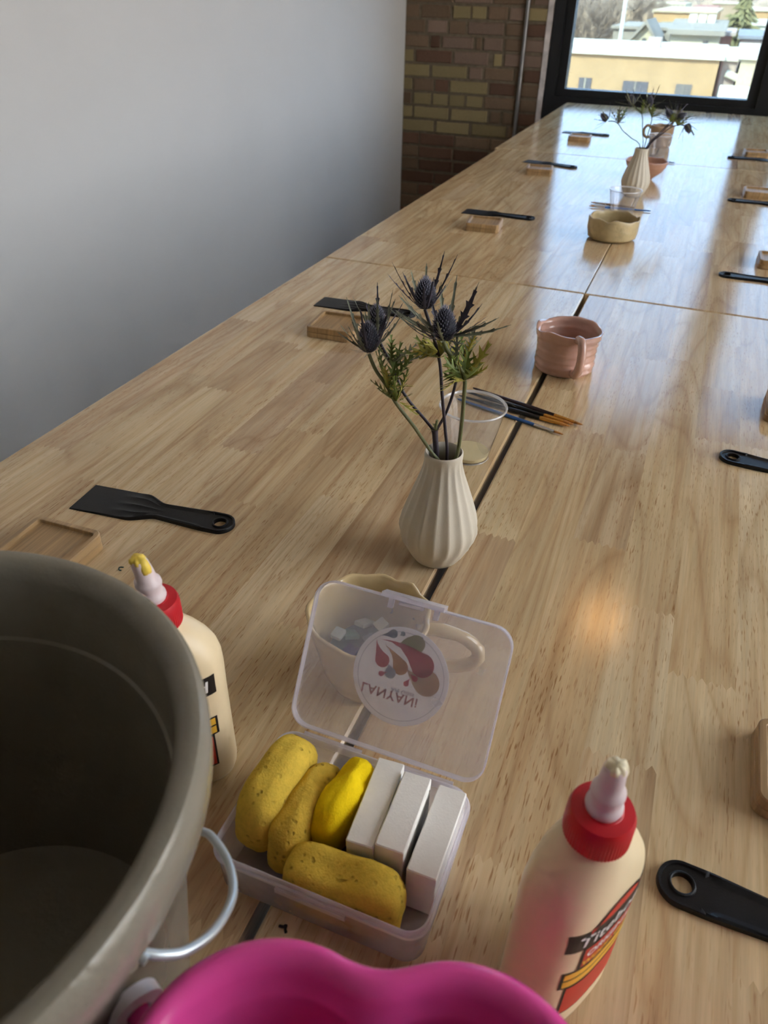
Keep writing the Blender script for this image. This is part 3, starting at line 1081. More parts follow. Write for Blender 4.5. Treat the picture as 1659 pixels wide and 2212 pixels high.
# straight middle stem
t = thistle('straight dark thistle stem in the middle, ending in the topmost flower head', V1.x, V1.y, G1)
pth = [vb + Vector((0.002, -0.003, 0)), pv(965, 1000, -0.002), pv(962, 930, -0.002), pv(955, 850, 0.0), pv(951, 790, 0.002), pv(942, 748, 0.004), pv(930, 705, 0.006), pv(918, 668, 0.008)]
MB().tube(rel(t, spline(pth)), 0.0016, 7).build('stem', MT['stemdark'], t, 60)
leaves(t, pv(948, 772, 0.002) - t.location, (-0.25, -0.1, 1), rnd, 7, 0.032, 0.0034, (0.2, 0.95), ['leafyellow', 'leafgreen', 'leafyellow'], 5, 0.1)
leaves(t, pv(945, 760, -0.004) - t.location, (-0.9, -0.1, 0.1), rnd, 4, 0.026, 0.0036, (0.75, 1.35), ['leafyellow', 'leafyellow', 'leafgreen'], 4, 0.05)
flower_head(t, pv(918, 664, 0.008) - t.location, (-0.03, 0, 1), 1.0, rnd, 12, 0.034, (0.55, 1.2), 0.6)
# right green stem
t = thistle('green thistle stem on the right, curving up to the middle flower head', V1.x, V1.y, G1)
pth = [pv(950, 1060, 0.002), pv(966, 1024, -0.001), pv(981, 996, -0.005), pv(989, 976, -0.007), pv(996, 930, -0.010), pv(1003, 850, -0.012), pv(1003, 815, -0.012), pv(985, 785, -0.012), pv(968, 760, -0.012), pv(958, 738, -0.012)]
MB().tube(rel(t, spline(pth)), 0.0019, 7).build('stem', MT['stemgreen'], t, 60)
leaves(t, pv(1002, 820, -0.012) - t.location, (0.15, -0.1, 1), rnd, 7, 0.030, 0.0040, (0.45, 1.2), ['leafyellow', 'leafgreen', 'leafyellow'], 5, 0.25)
leaves(t, pv(996, 815, -0.016) - t.location, (-0.6, -0.3, 0.5), rnd, 5, 0.022, 0.0040, (0.5, 1.3), ['leafyellow', 'leafgreen'], 4, 0.2)
leaves(t, pv(985, 785, -0.012) - t.location, (-0.3, 0, 1), rnd, 5, 0.028, 0.0022, (0.6, 1.2), ['leafgreen', 'bract'], 5, 0.2)
flower_head(t, pv(960, 731, -0.012) - t.location, (-0.06, 0, 1), 1.05, rnd, 15, 0.036, (0.05, 0.75), 0.45)
bb = MB()
blade(bb, pv(985, 715, -0.010) - t.location, (0.35, 0, 0.75), (0, -1, 0.2), 0.040, 0.0024, (-0.05, 0, 0.1), lobes=4, lobe=1.0, sharp=0.3, waist=0.95)
bb.build('bract', MT['bractdark'], t)
for dx, dz, L_ in ((1.0, 0.28, 0.054), (0.95, 0.45, 0.045), (-1.0, 0.30, 0.042), (-0.95, 0.62, 0.044)):
    bb = MB()
    blade(bb, pv(962, 724, -0.014) - t.location + Vector((0.004 * (1 if dx > 0 else -1), 0, 0)), (dx, -0.1, dz - 0.12), (0, -0.5, 1), L_, 0.0018, (0, 0, 0.22), lobes=5, lobe=0.8, sharp=0.28, waist=0.95)
    bb.build('bract', MT['bract'], t)

# far bouquet
G2 = 'thistle stems in the far vase'
YV2 = V2.y
def pf(x, y, dy=0.0):
    return PY(x, y, YV2 + dy)
vb2 = Vector((V2.x, V2.y, T + 0.012))
FAR = [
    ('thin far thistle stem drooping to the left with one small head', [(1384, 322), (1362, 297), (1345, 282), (1336, 268), (1326, 262), (1314, 262)], (1312, 260), (-0.75, 0, 0.55), (1336, 266)),
    ('upright far thistle stem with its head against the black window rail', [(1388, 322), (1388, 285), (1387, 250), (1378, 236), (1366, 226)], (1366, 226), (-0.3, 0, 0.9), (1386, 246)),
    ('upright far thistle stem just right of centre, leafy near its top', [(1391, 322), (1401, 285), (1408, 258), (1405, 240), (1402, 230)], (1402, 230), (0.0, 0, 1), (1408, 254)),
    ('far thistle stem leaning right to a dark head pointing left', [(1394, 322), (1420, 292), (1440, 272), (1452, 258), (1451, 252)], (1452, 252), (-0.7, 0, 0.6), (1448, 264)),
    ('far thistle stem leaning right to a dark head pointing right', [(1396, 322), (1426, 290), (1448, 268), (1462, 256)], (1462, 256), (0.75, 0, 0.5), (1452, 264)),
    ('far thistle stem reaching farthest right to a hanging head', [(1398, 322), (1430, 290), (1452, 274), (1470, 270), (1480, 272)], (1483, 268), (0.5, -0.1, -0.75), (1464, 272)),
]
for k, (lab, px, hp, ax, lp) in enumerate(FAR):
    t = thistle(lab, V2.x, V2.y, G2)
    dy = (k % 3 - 1) * 0.012
    pth = [vb2 + Vector(((k - 2.5) * -0.003, dy * 0.3, 0))] + [pf(x, y, dy * min(1, i / 3)) for i, (x, y) in enumerate(px)]
    MB().tube(rel(t, spline(pth, 4)), 0.0013, 6).build('stem', MT['stemgreen' if k < 3 else 'stemdark'], t, 60)
    leaves(t, pf(*lp, dy) - t.location, (0.1, 0, 1), rnd, 7, 0.040, 0.0036, (0.1, 1.1), ['leafgreen', 'bract'], 5, 0.2)
    flower_head(t, pf(*hp, dy) - t.location, ax, 0.95, rnd, 9, 0.040, (0.1, 1.0), 0.5)

# ------------------------------------------------------------------ hand-built pottery
def pottery(name, label, x, y, prof, mat, rz=0.0, wob=0.02, rimw=0.004, rimn=3, coils=0.0, th=0.0045, seed=0, handle=None, group=None, scal=0):
    """prof: outer (r, z) from base to rim. A thick wobbly shell; handle = (angle, list of (out, z), radius)."""
    root = thing(name, label, 'bowl' if 'bowl' in name else 'mug', (x, y, T), rz, group)
    H = prof[-1][1]
    fine = []
    for i in range(len(prof) - 1):
        for q in range(5):
            f = q / 5
            fine.append((prof[i][0] + (prof[i + 1][0] - prof[i][0]) * f, prof[i][1] + (prof[i + 1][1] - prof[i][1]) * f))
    fine.append(prof[-1])
    outer = fine
    inner = [(max(0.0005, r - th), z) for r, z in fine if z > th * 1.3][::-1]
    n = 56
    def wobble(r, z, a):
        v = Vector((math.cos(a) * 1.2, math.sin(a) * 1.2, z * 16 + seed * 7.3))
        k = 1 + wob * noise.noise(v * 1.7)
        if coils:
            k += coils * math.sin(z / H * 2 * PI * 6 + 1.4 * noise.noise(Vector((math.cos(a), math.sin(a), seed))))
        zz = z + rimw * (z / H) ** 3 * (noise.noise(Vector((math.cos(a) * rimn, math.sin(a) * rimn, seed * 3.1))) + (0.35 * math.cos(scal * a) if scal else 0))
        rr = r * k + (0.0009 * (z / H) ** 6 * math.cos(scal * a) if scal else 0)
        return rr, zz
    rings = [[(0.0001 * math.cos(2 * PI * i / n), 0.0001 * math.sin(2 * PI * i / n), 0.0) for i in range(n)]]
    rings += lathe_rings([(outer[0][0] - 0.002, 0.0)] + outer, n, lambda r, z, a, k: wobble(r, z, a) if z > 0 else (r, z))
    top = prof[-1]
    rings += lathe_rings([(top[0] - th * 0.2, H + th * 0.28), (top[0] - th * 0.55, H + th * 0.36), (top[0] - th * 0.85, H + th * 0.2)], n, lambda r, z, a, k: wobble(r, z, a))
    rings += lathe_rings(inner, n, lambda r, z, a, k: wobble(r, z, a))
    rings += [[(0.0001 * math.cos(2 * PI * i / n), 0.0001 * math.sin(2 * PI * i / n), th * 1.2) for i in range(n)]]
    MB().rings(rings, False, False).build('body', mat, root, 60)
    if handle:
        ang, pts, hr = handle
        ca, sa = math.cos(ang), math.sin(ang)
        pth = spline([(o_ * ca, o_ * sa, z_) for o_, z_ in pts], 7)
        mb = MB()
        rads = [hr * (1 + 0.12 * noise.noise(Vector((i * 0.5, seed, 2.2)))) for i in range(len(pth))]
        mb.tube(pth, rads, 10)
        mb.build('handle', mat, root, 60)
    return root

pottery('pink_mug', 'glossy pink coil-built mug with its handle facing the camera', -0.1375, 1.160,
        [(0.044, 0.0), (0.0475, 0.008), (0.0465, 0.025), (0.0475, 0.045), (0.0515, 0.064)], MT['pink_glaze'], wob=0.045, rimw=0.007, rimn=1.5, coils=0.026, th=0.006, seed=2,
        handle=(math.radians(-63), [(0.045, 0.010), (0.060, 0.013), (0.069, 0.030), (0.070, 0.050), (0.062, 0.066), (0.047, 0.064)], 0.0068))
cm = pottery('glazed_mug', 'glossy cream mug with a scalloped rim behind the plastic box lid', -0.172, 0.424,
             [(0.026, 0.0), (0.033, 0.006), (0.040, 0.024), (0.045, 0.050), (0.0515, 0.078)], MT['cream_glaze'], wob=0.02, rimw=0.003, th=0.0040, seed=5, scal=11,
             handle=(math.radians(16), [(0.042, 0.062), (0.056, 0.066), (0.078, 0.060), (0.092, 0.046), (0.090, 0.032), (0.074, 0.025), (0.054, 0.026), (0.039, 0.030)], 0.0058))
pottery('pinch_bowl', 'cream pinch bowl with an uneven rim in front of the clear cup', -0.172, 1.972,
        [(0.046, 0.0), (0.057, 0.006), (0.0605, 0.022), (0.0605, 0.050)], MT['oat_glaze'], wob=0.03, rimw=0.006, th=0.0045, seed=8)
pottery('terracotta_bowl', 'small pinkish brown footed bowl behind the far vase', -0.172, 2.745,
        [(0.024, 0.0), (0.030, 0.006), (0.050, 0.022), (0.062, 0.040), (0.066, 0.054)], MT['terracotta'], wob=0.012, rimw=0.003, th=0.0045, seed=4)
pottery('tan_mug', 'tan brown mug with a loop handle, farthest vessel on the table', -0.180, 3.40,
        [(0.036, 0.0), (0.041, 0.008), (0.043, 0.03), (0.043, 0.074)], MT['tan_glaze'], wob=0.012, rimw=0.002, th=0.005, seed=6,
        handle=(math.radians(184), [(0.041, 0.064), (0.056, 0.072), (0.067, 0.060), (0.066, 0.042), (0.054, 0.030), (0.041, 0.034)], 0.005))

# glass mosaic pieces in the cream mug
tile_m = [plain('mosaic_%d' % i, c, 0.15, var=0.08) for i, c in enumerate([(0.03, 0.06, 0.20), (0.06, 0.16, 0.22), (0.45, 0.50, 0.50), (0.05, 0.20, 0.18), (0.16, 0.22, 0.34), (0.62, 0.62, 0.58)])]
TNAME = ['navy blue', 'teal blue', 'pale grey', 'sea green', 'slate blue', 'off-white']
rt_ = random.Random(21)
spots = [(-0.012, -0.012), (0.008, -0.016), (0.018, 0.004), (-0.020, 0.006), (0.0, 0.004), (0.004, 0.020), (-0.012, 0.020), (0.020, -0.010), (-0.024, -0.008), (0.014, 0.016)]
for i, (dx, dy) in enumerate(spots):
    k = i % 6
    s = 0.011 if i % 3 else 0.014
    if i in (6, 9):
        k = (k + 2) % 6
    mb = MB()
    ol = rrect(s, s * rt_.uniform(0.8, 1.0), 0.0008, 1)
    mb.rings([[(x * 0.94, y * 0.94, 0) for x, y in ol], [(x, y, 0.0006) for x, y in ol], [(x, y, 0.0034) for x, y in ol], [(x * 0.94, y * 0.94, 0.004) for x, y in ol]])
    o = mb.build('glass_tile', tile_m[k])
    o.location = (-0.172 + dx, 0.424 + dy, T + 0.038 + 0.0045 * (i % 3) + (0.004 if i > 5 else 0))
    o.rotation_euler = (rt_.uniform(-0.35, 0.35), rt_.uniform(-0.35, 0.35), rt_.uniform(0, 3))
    tag(o, '%s %s glass mosaic tile in the cream mug' % ('larger' if i % 3 == 0 else 'smaller' if i < 6 else 'small loose', TNAME[k]), 'mosaic tile', 'mosaic tiles in the cream mug')
mb = MB()
rg = []
for r, z in ((0.012, 0.030), (0.026, 0.031), (0.0345, 0.034)):
    rg.append([(r * math.cos(a * PI / 16), r * math.sin(a * PI / 16), z + 0.003 * noise.noise(Vector((math.cos(a * PI / 16) * r * 120, math.sin(a * PI / 16) * r * 120, 1)))) for a in range(32)])
rg = [[(x * 0.9, y * 0.9, 0.0062) for x, y, z in rg[0]], [(x * 0.86, y * 0.86, 0.012) for x, y, z in rg[2]]] + rg[::-1]
o = mb.rings(rg).build('mosaic_chips', tile_m[1], None, 30)
o.location = (-0.172, 0.424, T)
tag(o, 'heap of crushed dark blue glass chips filling the cream mug', 'glass chips', None, 'stuff')

# ------------------------------------------------------------------ clear cups and paint
def clear_cup(label, x, y, fill=None):
    prof = [(0.0002, 0.0008), (0.0235, 0.0008), (0.0252, 0.0), (0.0258, 0.001), (0.0405, 0.0705), (0.0398, 0.0705), (0.0250, 0.0024), (0.0002, 0.0020)]
    o = thing('clear_cup', label, 'cup', (x, y, T), 0, 'clear plastic cups down the middle of the table')
    MB().rings(lathe_rings(prof, 64), False, False).build('body', MT['clear'], o, 40)
    lip = [(0.0398, 0.0705), (0.0406, 0.0703), (0.0422, 0.0706), (0.0429, 0.0716), (0.0428, 0.0726), (0.0420, 0.0734), (0.0408, 0.0732), (0.0400, 0.0722)]
    MB().rings(lathe_rings(lip + [lip[0]], 64), False, False).build('lip', MT['clearrim'], o, 40)
    foot = [(0.0235, 0.0004), (0.0250, -0.0), (0.0262, 0.0008), (0.0258, 0.0020), (0.0240, 0.0012)]
    MB().rings(lathe_rings(foot + [foot[0]], 64), False, False).build('foot', MT['clearrim'], o, 40)
    if fill:
        p2 = [(0.0002, 0.0026), (0.0246, 0.0028), (0.0257, 0.0070), (0.0255, 0.0074), (0.0002, 0.0072)]
        f = MB().rings(lathe_rings(p2, 48), False, False).build('cream_paint', MT['creampaint'], None, 40)
        f.location = (x, y, T)
        tag(f, fill, 'paint')
clear_cup('clear plastic cup behind the near vase, cream paint in it', -0.199, 0.829, 'shallow pool of pale cream paint in the near clear cup')
c = P(1340, 472)
clear_cup('empty clear plastic cup behind the cream pinch bowl', c.x, c.y)
c = P(1418, 338)
clear_cup('farthest clear plastic cup, in front of the tan mug', c.x, c.y)

# ------------------------------------------------------------------ paint brushes
def brush(label, a, b, hm, fm, group, r=0.0034, fl=0.030, bl=0.014, z=None, bm='bristle'):
    """from the handle end a to the bristle tip b (points on the table)"""
    d = Vector((b.x - a.x, b.y - a.y, 0))
    L = d.length
    root = thing('paintbrush', label, 'paintbrush', (a.x, a.y, T + (z if z is not None else r)), math.atan2(d.y, d.x), group)
    h = L - fl - bl
    def lt(name, prof, m, flat=1.0):
        mb = MB()
        rings = []
        for x, rr in prof:
            rings.append([(x, rr * math.cos(2 * PI * k / 12), rr * math.sin(2 * PI * k / 12) * (flat if x > L - bl else 1)) for k in range(12)])
        mb.rings(rings).build(name, m, root, 50)
    lt('handle', [(0, 0.0009), (0.004, 0.0016), (h * 0.3, r * 0.72), (h * 0.72, r), (h, r * 0.86)], hm)
    lt('ferrule', [(h, r * 0.88), (h + 0.003, r * 0.95), (h + fl * 0.5, r * 0.85), (h + fl, r * 0.72)], fm)
    lt('bristles', [(L - bl, r * 0.66), (L - bl * 0.6, r * 0.80), (L - bl * 0.2, r * 0.5), (L, 0.0004)], MT[bm], 0.7)
GB = 'paint brushes behind the near clear cup'
brush('blue paintbrush with a silver ferrule behind the near cup', P(988, 861, .003), P(1217, 938, .003), MT['brush_blue'], MT['ferrule_silver'], GB, 0.0026)
brush('black paintbrush nearest the blue one, copper ferrule', P(992, 855, .003), P(1231, 921, .003), MT['brush_black'], MT['ferrule_gold'], GB, 0.0034)
brush('black paintbrush between the plum brush and the other black brush', P(1005, 846, .003), P(1238, 917, .003), MT['brush_black'], MT['ferrule_gold'], GB, 0.0034)
brush('plum brown paintbrush farthest back of the near bundle', P(1022, 838, .003), P(1259, 918, .003), MT['brush_plum'], MT['ferrule_gold'], GB, 0.0031)
GB2 = 'paint brushes behind the pinch bowl'
brush('blue paintbrush lying behind the cream pinch bowl', P(1406, 456, .003), P(1272, 445, .003), MT['brush_blue'], MT['ferrule_silver'], GB2, 0.0032)
brush('brown paintbrush lying behind the blue one by the pinch bowl', P(1372, 449, .003), P(1276, 437, .003), MT['brush_wood'], MT['ferrule_silver'], GB2, 0.0034)
a_ = P(1458, 352, .003)
brush('dark paintbrush peeping out from behind the pinkish brown bowl', a_, a_ + Vector((-0.17, 0.01, 0)), MT['brush_black'], MT['ferrule_silver'], None, 0.0034)

# ------------------------------------------------------------------ sponge box
def paper(m, k=0.6):
    nt = m.node_tree
    b = nt.nodes['Principled BSDF']
    tl = nd(nt, 'BsdfTranslucent')
    nt.links.new(b.inputs['Base Color'].links[0].from_socket, tl.inputs[0])
    mx = nd(nt, 'MixShader')
    mx.inputs[0].default_value = k
    nt.links.new(b.outputs[0], mx.inputs[1])
    nt.links.new(tl.outputs[0], mx.inputs[2])
    nt.links.new(mx.outputs[0], nt.nodes['Material Output'].inputs['Surface'])
    return m
paper(MT['sticker'])
BX, BY, BW, BD, BH = -0.1233, 0.2666, 0.150, 0.1097, 0.0433
box = thing('plastic_box', 'open frosted plastic box with a sticker on its raised lid, holding sponges', 'box', (BX, BY, T))
def rr3(w, d, r, z, n=7):
    return [(x, y, z) for x, y in rrect(w, d, r, n)]
th = 0.0013
base = MB()
rings = [rr3(BW - 0.012, BD - 0.012, 0.010, 0.0), rr3(BW - 0.008, BD - 0.008, 0.012, 0.0012), rr3(BW - 0.0062, BD - 0.0062, 0.0125, 0.004), rr3(BW - 0.004, BD - 0.004, 0.013, BH - 0.0075)]
rings += [rr3(BW - 0.004 - 2 * th, BD - 0.004 - 2 * th, 0.0118, BH - 0.0075), rr3(BW - 0.0062 - 2 * th, BD - 0.0062 - 2 * th, 0.0112, 0.0045), rr3(BW - 0.010 - 2 * th, BD - 0.010 - 2 * th, 0.010, 0.0016)]
base.rings(rings).build('base', MT['frost'], box, 40)
rim = MB()
rr = [rr3(BW - 0.004 - 2 * th, BD - 0.004 - 2 * th, 0.0118, BH - 0.0075), rr3(BW - 0.004, BD - 0.004, 0.013, BH - 0.0075), rr3(BW - 0.0004, BD - 0.0004, 0.0148, BH - 0.0070), rr3(BW, BD, 0.015, BH - 0.0060), rr3(BW - 0.0006, BD - 0.0006, 0.0147, BH - 0.0045),
      rr3(BW - 0.0032, BD - 0.0032, 0.0134, BH - 0.0040), rr3(BW - 0.0036, BD - 0.0036, 0.0132, BH - 0.0004), rr3(BW - 0.0042, BD - 0.0042, 0.0129, BH), rr3(BW - 0.0056, BD - 0.0056, 0.0122, BH - 0.0002), rr3(BW - 0.0064, BD - 0.0064, 0.0118, BH - 0.001)]
rim.rings(rr + [rr[0]], False, False).build('rim', MT['frostedge'], box, 40)
# a latch ledge on the front wall
ld = MB()
ld.box(-0.024, 0.024, -BD / 2 - 0.0006, -BD / 2 + 0.0018, BH - 0.0125, BH - 0.0085)
ld.build('latch_ledge', MT['frostedge'], box)
# hinge strips
for hx0, hx1 in ((-0.058, -0.012), (0.012, 0.058)):
    hg = MB()
    hg.tube([(hx0, BD / 2 + 0.0012, BH - 0.0035), (hx1, BD / 2 + 0.0012, BH - 0.0035)], 0.0016, 8)
    hg.build('hinge', MT['frostedge'], box, 60)
# lid: a shallow tray hinged at the back edge; u right, w away from the hinge, n towards the inside
PHI = math.radians(58.2)
LL = 0.1135
LO = Vector((0.002, BD / 2 + 0.0022, BH - 0.001))
wv = Vector((0, math.cos(PHI), math.sin(PHI)))
nv = Vector((0, -math.sin(PHI), math.cos(PHI)))
def lid3(u, w, n):
    return LO + Vector((u, 0, 0)) + wv * w + nv * n
def lring(wd, dp, r, n):
    return [lid3(x, y + LL / 2 + 0.001, n) for x, y in rrect(wd, dp, r, 7)]
tray = MB()
tray.rings([lring(BW - 0.004, LL - 0.004, 0.0135, -0.0086), lring(BW - 0.0015, LL - 0.0015, 0.0145, -0.0078), lring(BW, LL, 0.015, -0.0062), lring(BW, LL, 0.015, -0.0030)])
td = tray
tray2 = MB()
tray2.rings([lring(BW - 0.004, LL - 0.004, 0.0135, -0.0086), lring(BW - 0.0015, LL - 0.0015, 0.0145, -0.0078), lring(BW - 0.0003, LL - 0.0003, 0.015, -0.0062),
             lring(BW - 0.0026, LL - 0.0026, 0.0138, -0.0062), lring(BW - 0.0040, LL - 0.0040, 0.0132, -0.0072), lring(BW - 0.006, LL - 0.006, 0.0125, -0.0076)])
tray2.build('lid', MT['frostlid'], box, 40)
lr = MB()
q = [lring(BW - 0.0003, LL - 0.0003, 0.015, -0.0062), lring(BW, LL, 0.015, -0.0010), lring(BW - 0.0004, LL - 0.0004, 0.0148, 0.0), lring(BW - 0.0022, LL - 0.0022, 0.0140, 0.0), lring(BW - 0.0026, LL - 0.0026, 0.0138, -0.0008), lring(BW - 0.0026, LL - 0.0026, 0.0138, -0.0062)]
lr.rings(q + [q[0]], False, False).build('lid_rim', MT['frostedge'], box, 40)
lt = MB()
def lbox(mb, u0, u1, w0, w1, n0, n1):
    c8 = [lid3(u, w, n) for n in (n0, n1) for (u, w) in ((u0, w0), (u1, w0), (u1, w1), (u0, w1))]
    mb.add(c8, [(3, 2, 1, 0), (4, 5, 6, 7), (0, 1, 5, 4), (1, 2, 6, 5), (2, 3, 7, 6), (3, 0, 4, 7)])
lbox(lt, -0.0235, 0.0235, LL + 0.0008, LL + 0.0042, -0.007, 0.0045)
lat = lt.build('latch', MT['frostedge'], box)
for u0, u1, w0, w1 in ((-0.019, -0.0155, LL - 0.0075, LL + 0.001), (0.0155, 0.019, LL - 0.0075, LL + 0.001), (-0.011, 0.007, LL - 0.0035, LL - 0.0012)):
    m_ = MB()
    lbox(m_, u0, u1, w0, w1, -0.0065, -0.002)
    m_.build('latch_rib', MT['frostedge'], lat)
# round sticker on the outer side of the lid, seen through the plastic
SR = 0.0363
SCW = LL / 2 + 0.001
def disc(r, n_, seg=64):
    return [lid3(r * math.cos(2 * PI * k / seg), SCW + r * math.sin(2 * PI * k / seg), n_) for k in range(seg)]
stk = MB().rings([disc(SR, -0.0090), disc(SR, -0.00875)]).build('sticker', MT['sticker'], box)
st_paint = {}
def ink(name, col):
    if name not in st_paint:
        st_paint[name] = paper(plain('sticker_' + name, col, 0.6, var=0.04))
    return st_paint[name]
def flat_poly(name, pts, mat, n_):
    m_ = MB()
    m_.rings([[lid3(u * SR, SCW + w * SR, n_ - 0.00004) for u, w in pts], [lid3(u * SR, SCW + w * SR, n_) for u, w in pts]])
    return m_.build(name, mat, stk)
rl = MB()
rl.rings([disc(SR * 0.905, -0.00874), disc(SR * 0.895, -0.00874)], False, False)
rl.build('printed_ring', ink('grey', (0.45, 0.42, 0.48)), stk)
def drop(tip, c, r, bow=0.0, seg=22):
    """teardrop from a tip to a round end"""
    tip, c = Vector(tip), Vector(c)
    ax = (c - tip)
    L_ = ax.length
    ax.normalize()
    sd = Vector((-ax.y, ax.x))
    pts = []
    for k in range(seg + 1):
        a = -PI * 0.62 + 2 * PI * 0.62 * k / seg
        pts.append(c + ax * (r * math.cos(a)) + sd * (r * math.sin(a)))
    up = [pts[-1] + (tip - pts[-1]) * t + sd * (bow * math.sin(PI * t) * L_ - 0.10 * math.sin(PI * t) * L_ * 0.6) for t in (0.25, 0.5, 0.75)]
    lo = [tip + (pts[0] - tip) * t + sd * (bow * math.sin(PI * t) * L_ + 0.10 * math.sin(PI * t) * L_ * 0.6) for t in (0.25, 0.5, 0.75)]
    return [tuple(p) for p in pts + up + [tip] + lo]
def sc_(x, y):                # pixels of the enlarged crop -> sticker units
    return ((x - 853) / 287.0, -(y - 742) / 283.0)
for nm, tp, cc, r, col, bow in [
    ('peach', (880, 690), (1010, 735), 0.27, (0.86, 0.68, 0.52), -0.1), ('olive', (800, 575), (905, 535), 0.18, (0.56, 0.58, 0.36), 0.15),
    ('pink', (690, 565), (965, 645), 0.245, (0.78, 0.24, 0.30), 0.12), ('red', (668, 572), (728, 680), 0.15, (0.78, 0.24, 0.30), -0.05),
    ('orange', (725, 590), (842, 690), 0.16, (0.84, 0.55, 0.30), 0.08), ('steel', (770, 690), (790, 738), 0.12, (0.58, 0.64, 0.70), 0.0),
    ('slate', (690, 545), (760, 515), 0.09, (0.45, 0.52, 0.60), 0.0), ('slate', (800, 515), (816, 500), 0.05, (0.45, 0.52, 0.60), 0.0),
    ('red', (775, 738), (738, 758), 0.055, (0.78, 0.24, 0.30), 0.0), ('red', (912, 735), (896, 772), 0.055, (0.78, 0.24, 0.30), 0.0), ('red', (905, 712), (940, 730), 0.06, (0.78, 0.24, 0.30), 0.0)]:
    flat_poly('printed_drop', drop(sc_(*tp), sc_(*cc), r, bow), ink(nm, col), -0.00870 + 0.00001 * len(stk.children))

def text_polys(body, size, shear=0.0, bold=0.0, spacing=1.0):
    """lettering of the built-in font as (points, faces) in the plane, centred on its width"""
    cu = bpy.data.curves.new('lettering', 'FONT')
    cu.body = body
    cu.size = size
    cu.shear = shear
    cu.offset = bold
    cu.space_character = spacing
    cu.align_x = 'CENTER'
    cu.resolution_u = 3
    ob = bpy.data.objects.new('lettering', cu)
    COL.objects.link(ob)
    dg = bpy.context.evaluated_depsgraph_get()
    me = bpy.data.meshes.new_from_object(ob.evaluated_get(dg))
    vs = [(v.co.x, v.co.y) for v in me.vertices]
    fs = [tuple(p.vertices) for p in me.polygons]
    bpy.data.objects.remove(ob)
    bpy.data.curves.remove(cu)
    bpy.data.meshes.remove(me)
    return vs, fs
def sticker_text(body, cx, cy, size, col, bold=0.0, sp=1.0):
    vs, fs = text_polys(body, size, 0, bold, sp)
    u0, w0 = sc_(cx, cy)
    m_ = MB()
    m_.add([lid3(u0 * SR + x, SCW + w0 * SR - y, -0.00855) for x, y in vs], fs)
    m_.build('printed_text', col, stk)
sticker_text('LANYANi', 812, 838, 0.0098, ink('rose', (0.52, 0.30, 0.32)), 0.0002, 1.1)
sticker_text('Art Glass', 886, 815, 0.0047, ink('mauve', (0.50, 0.44, 0.50)), 0.0001)

# ------------------------------------------------------------------ sponges in the box
def blob(name, label, c, dims, mat, seed, ex=2.6, ez=None, lump=0.05, rot=0.0, dent=None, group=None, tilt=0.0):
    """Superellipsoid with lumps: a cut sponge."""
    ez = ez or ex
    n, m_ = 40, 26
    def spow(v, p):
        return math.copysign(abs(v) ** p, v)
    rings = []
    for i in range(1, m_):
        ph = -PI / 2 + PI * i / m_
        ring = []
        for k in range(n):
            a = 2 * PI * k / n
            x = spow(math.cos(ph), 2 / ez) * spow(math.cos(a), 2 / ex)
            y = spow(math.cos(ph), 2 / ez) * spow(math.sin(a), 2 / ex)
            z = spow(math.sin(ph), 2 / ez)
            p = Vector((x * dims[0] / 2, y * dims[1] / 2, z * dims[2] / 2))
            s = 1 + lump * noise.noise(p * 55 + Vector((seed * 3.7, 0, 0))) + lump * 0.35 * noise.noise(p * 190 + Vector((seed, 9, 0)))
            p = p * s
            if dent:
                for (dc, dr, da) in dent:
                    e = (p - Vector(dc)).length / dr
                    if e < 1:
                        p -= Vector(p).normalized() * da * (1 - e * e) ** 2
            ring.append(p)
        rings.append(ring)
    mb = MB()
    mb.rings(rings)
    o = mb.build(name, mat, None, 179)
    zmin = min(v.z for r in rings for v in r)
    o.location = (c[0], c[1], T + c[2] - zmin)
    o.rotation_euler = (0, tilt, rot)
    return tag(o, label, 'sponge', group)
FZ = 0.0022
GS = 'yellow sponges in the plastic box'
blob('yellow_sponge', 'large round mustard sponge at the left end of the box', (-0.1775, 0.2725, FZ + 0.001), (0.036, 0.078, 0.064), MT['sp_a'], 1, 2.9, 2.5, 0.07, math.radians(-3), group=GS)
blob('yellow_sponge', 'second mustard sponge from the left in the box, thinner and lower', (-0.1535, 0.2665, FZ), (0.027, 0.074, 0.053), MT['sp_b'], 2, 3.0, 2.7, 0.08, math.radians(-6), [((0.006, 0.02, 0.025), 0.014, 0.006)], GS)
blob('yellow_sponge', 'bright lemon yellow lumpy sponge next to the white blocks', (-0.1318, 0.2835, FZ), (0.028, 0.064, 0.060), MT['sp_c'], 3, 2.8, 2.4, 0.06, math.radians(-9), [((-0.012, 0.010, 0.028), 0.016, 0.0085), ((0.012, 0.016, 0.024), 0.013, 0.006)], GS)
blob('yellow_sponge', 'mustard sponge lying crosswise along the front of the box', (-0.1085, 0.2315, FZ), (0.079, 0.0325, 0.049), MT['sp_a'], 4, 4.2, 3.6, 0.05, math.radians(3), [((-0.004, -0.006, 0.028), 0.028, 0.008)], GS)
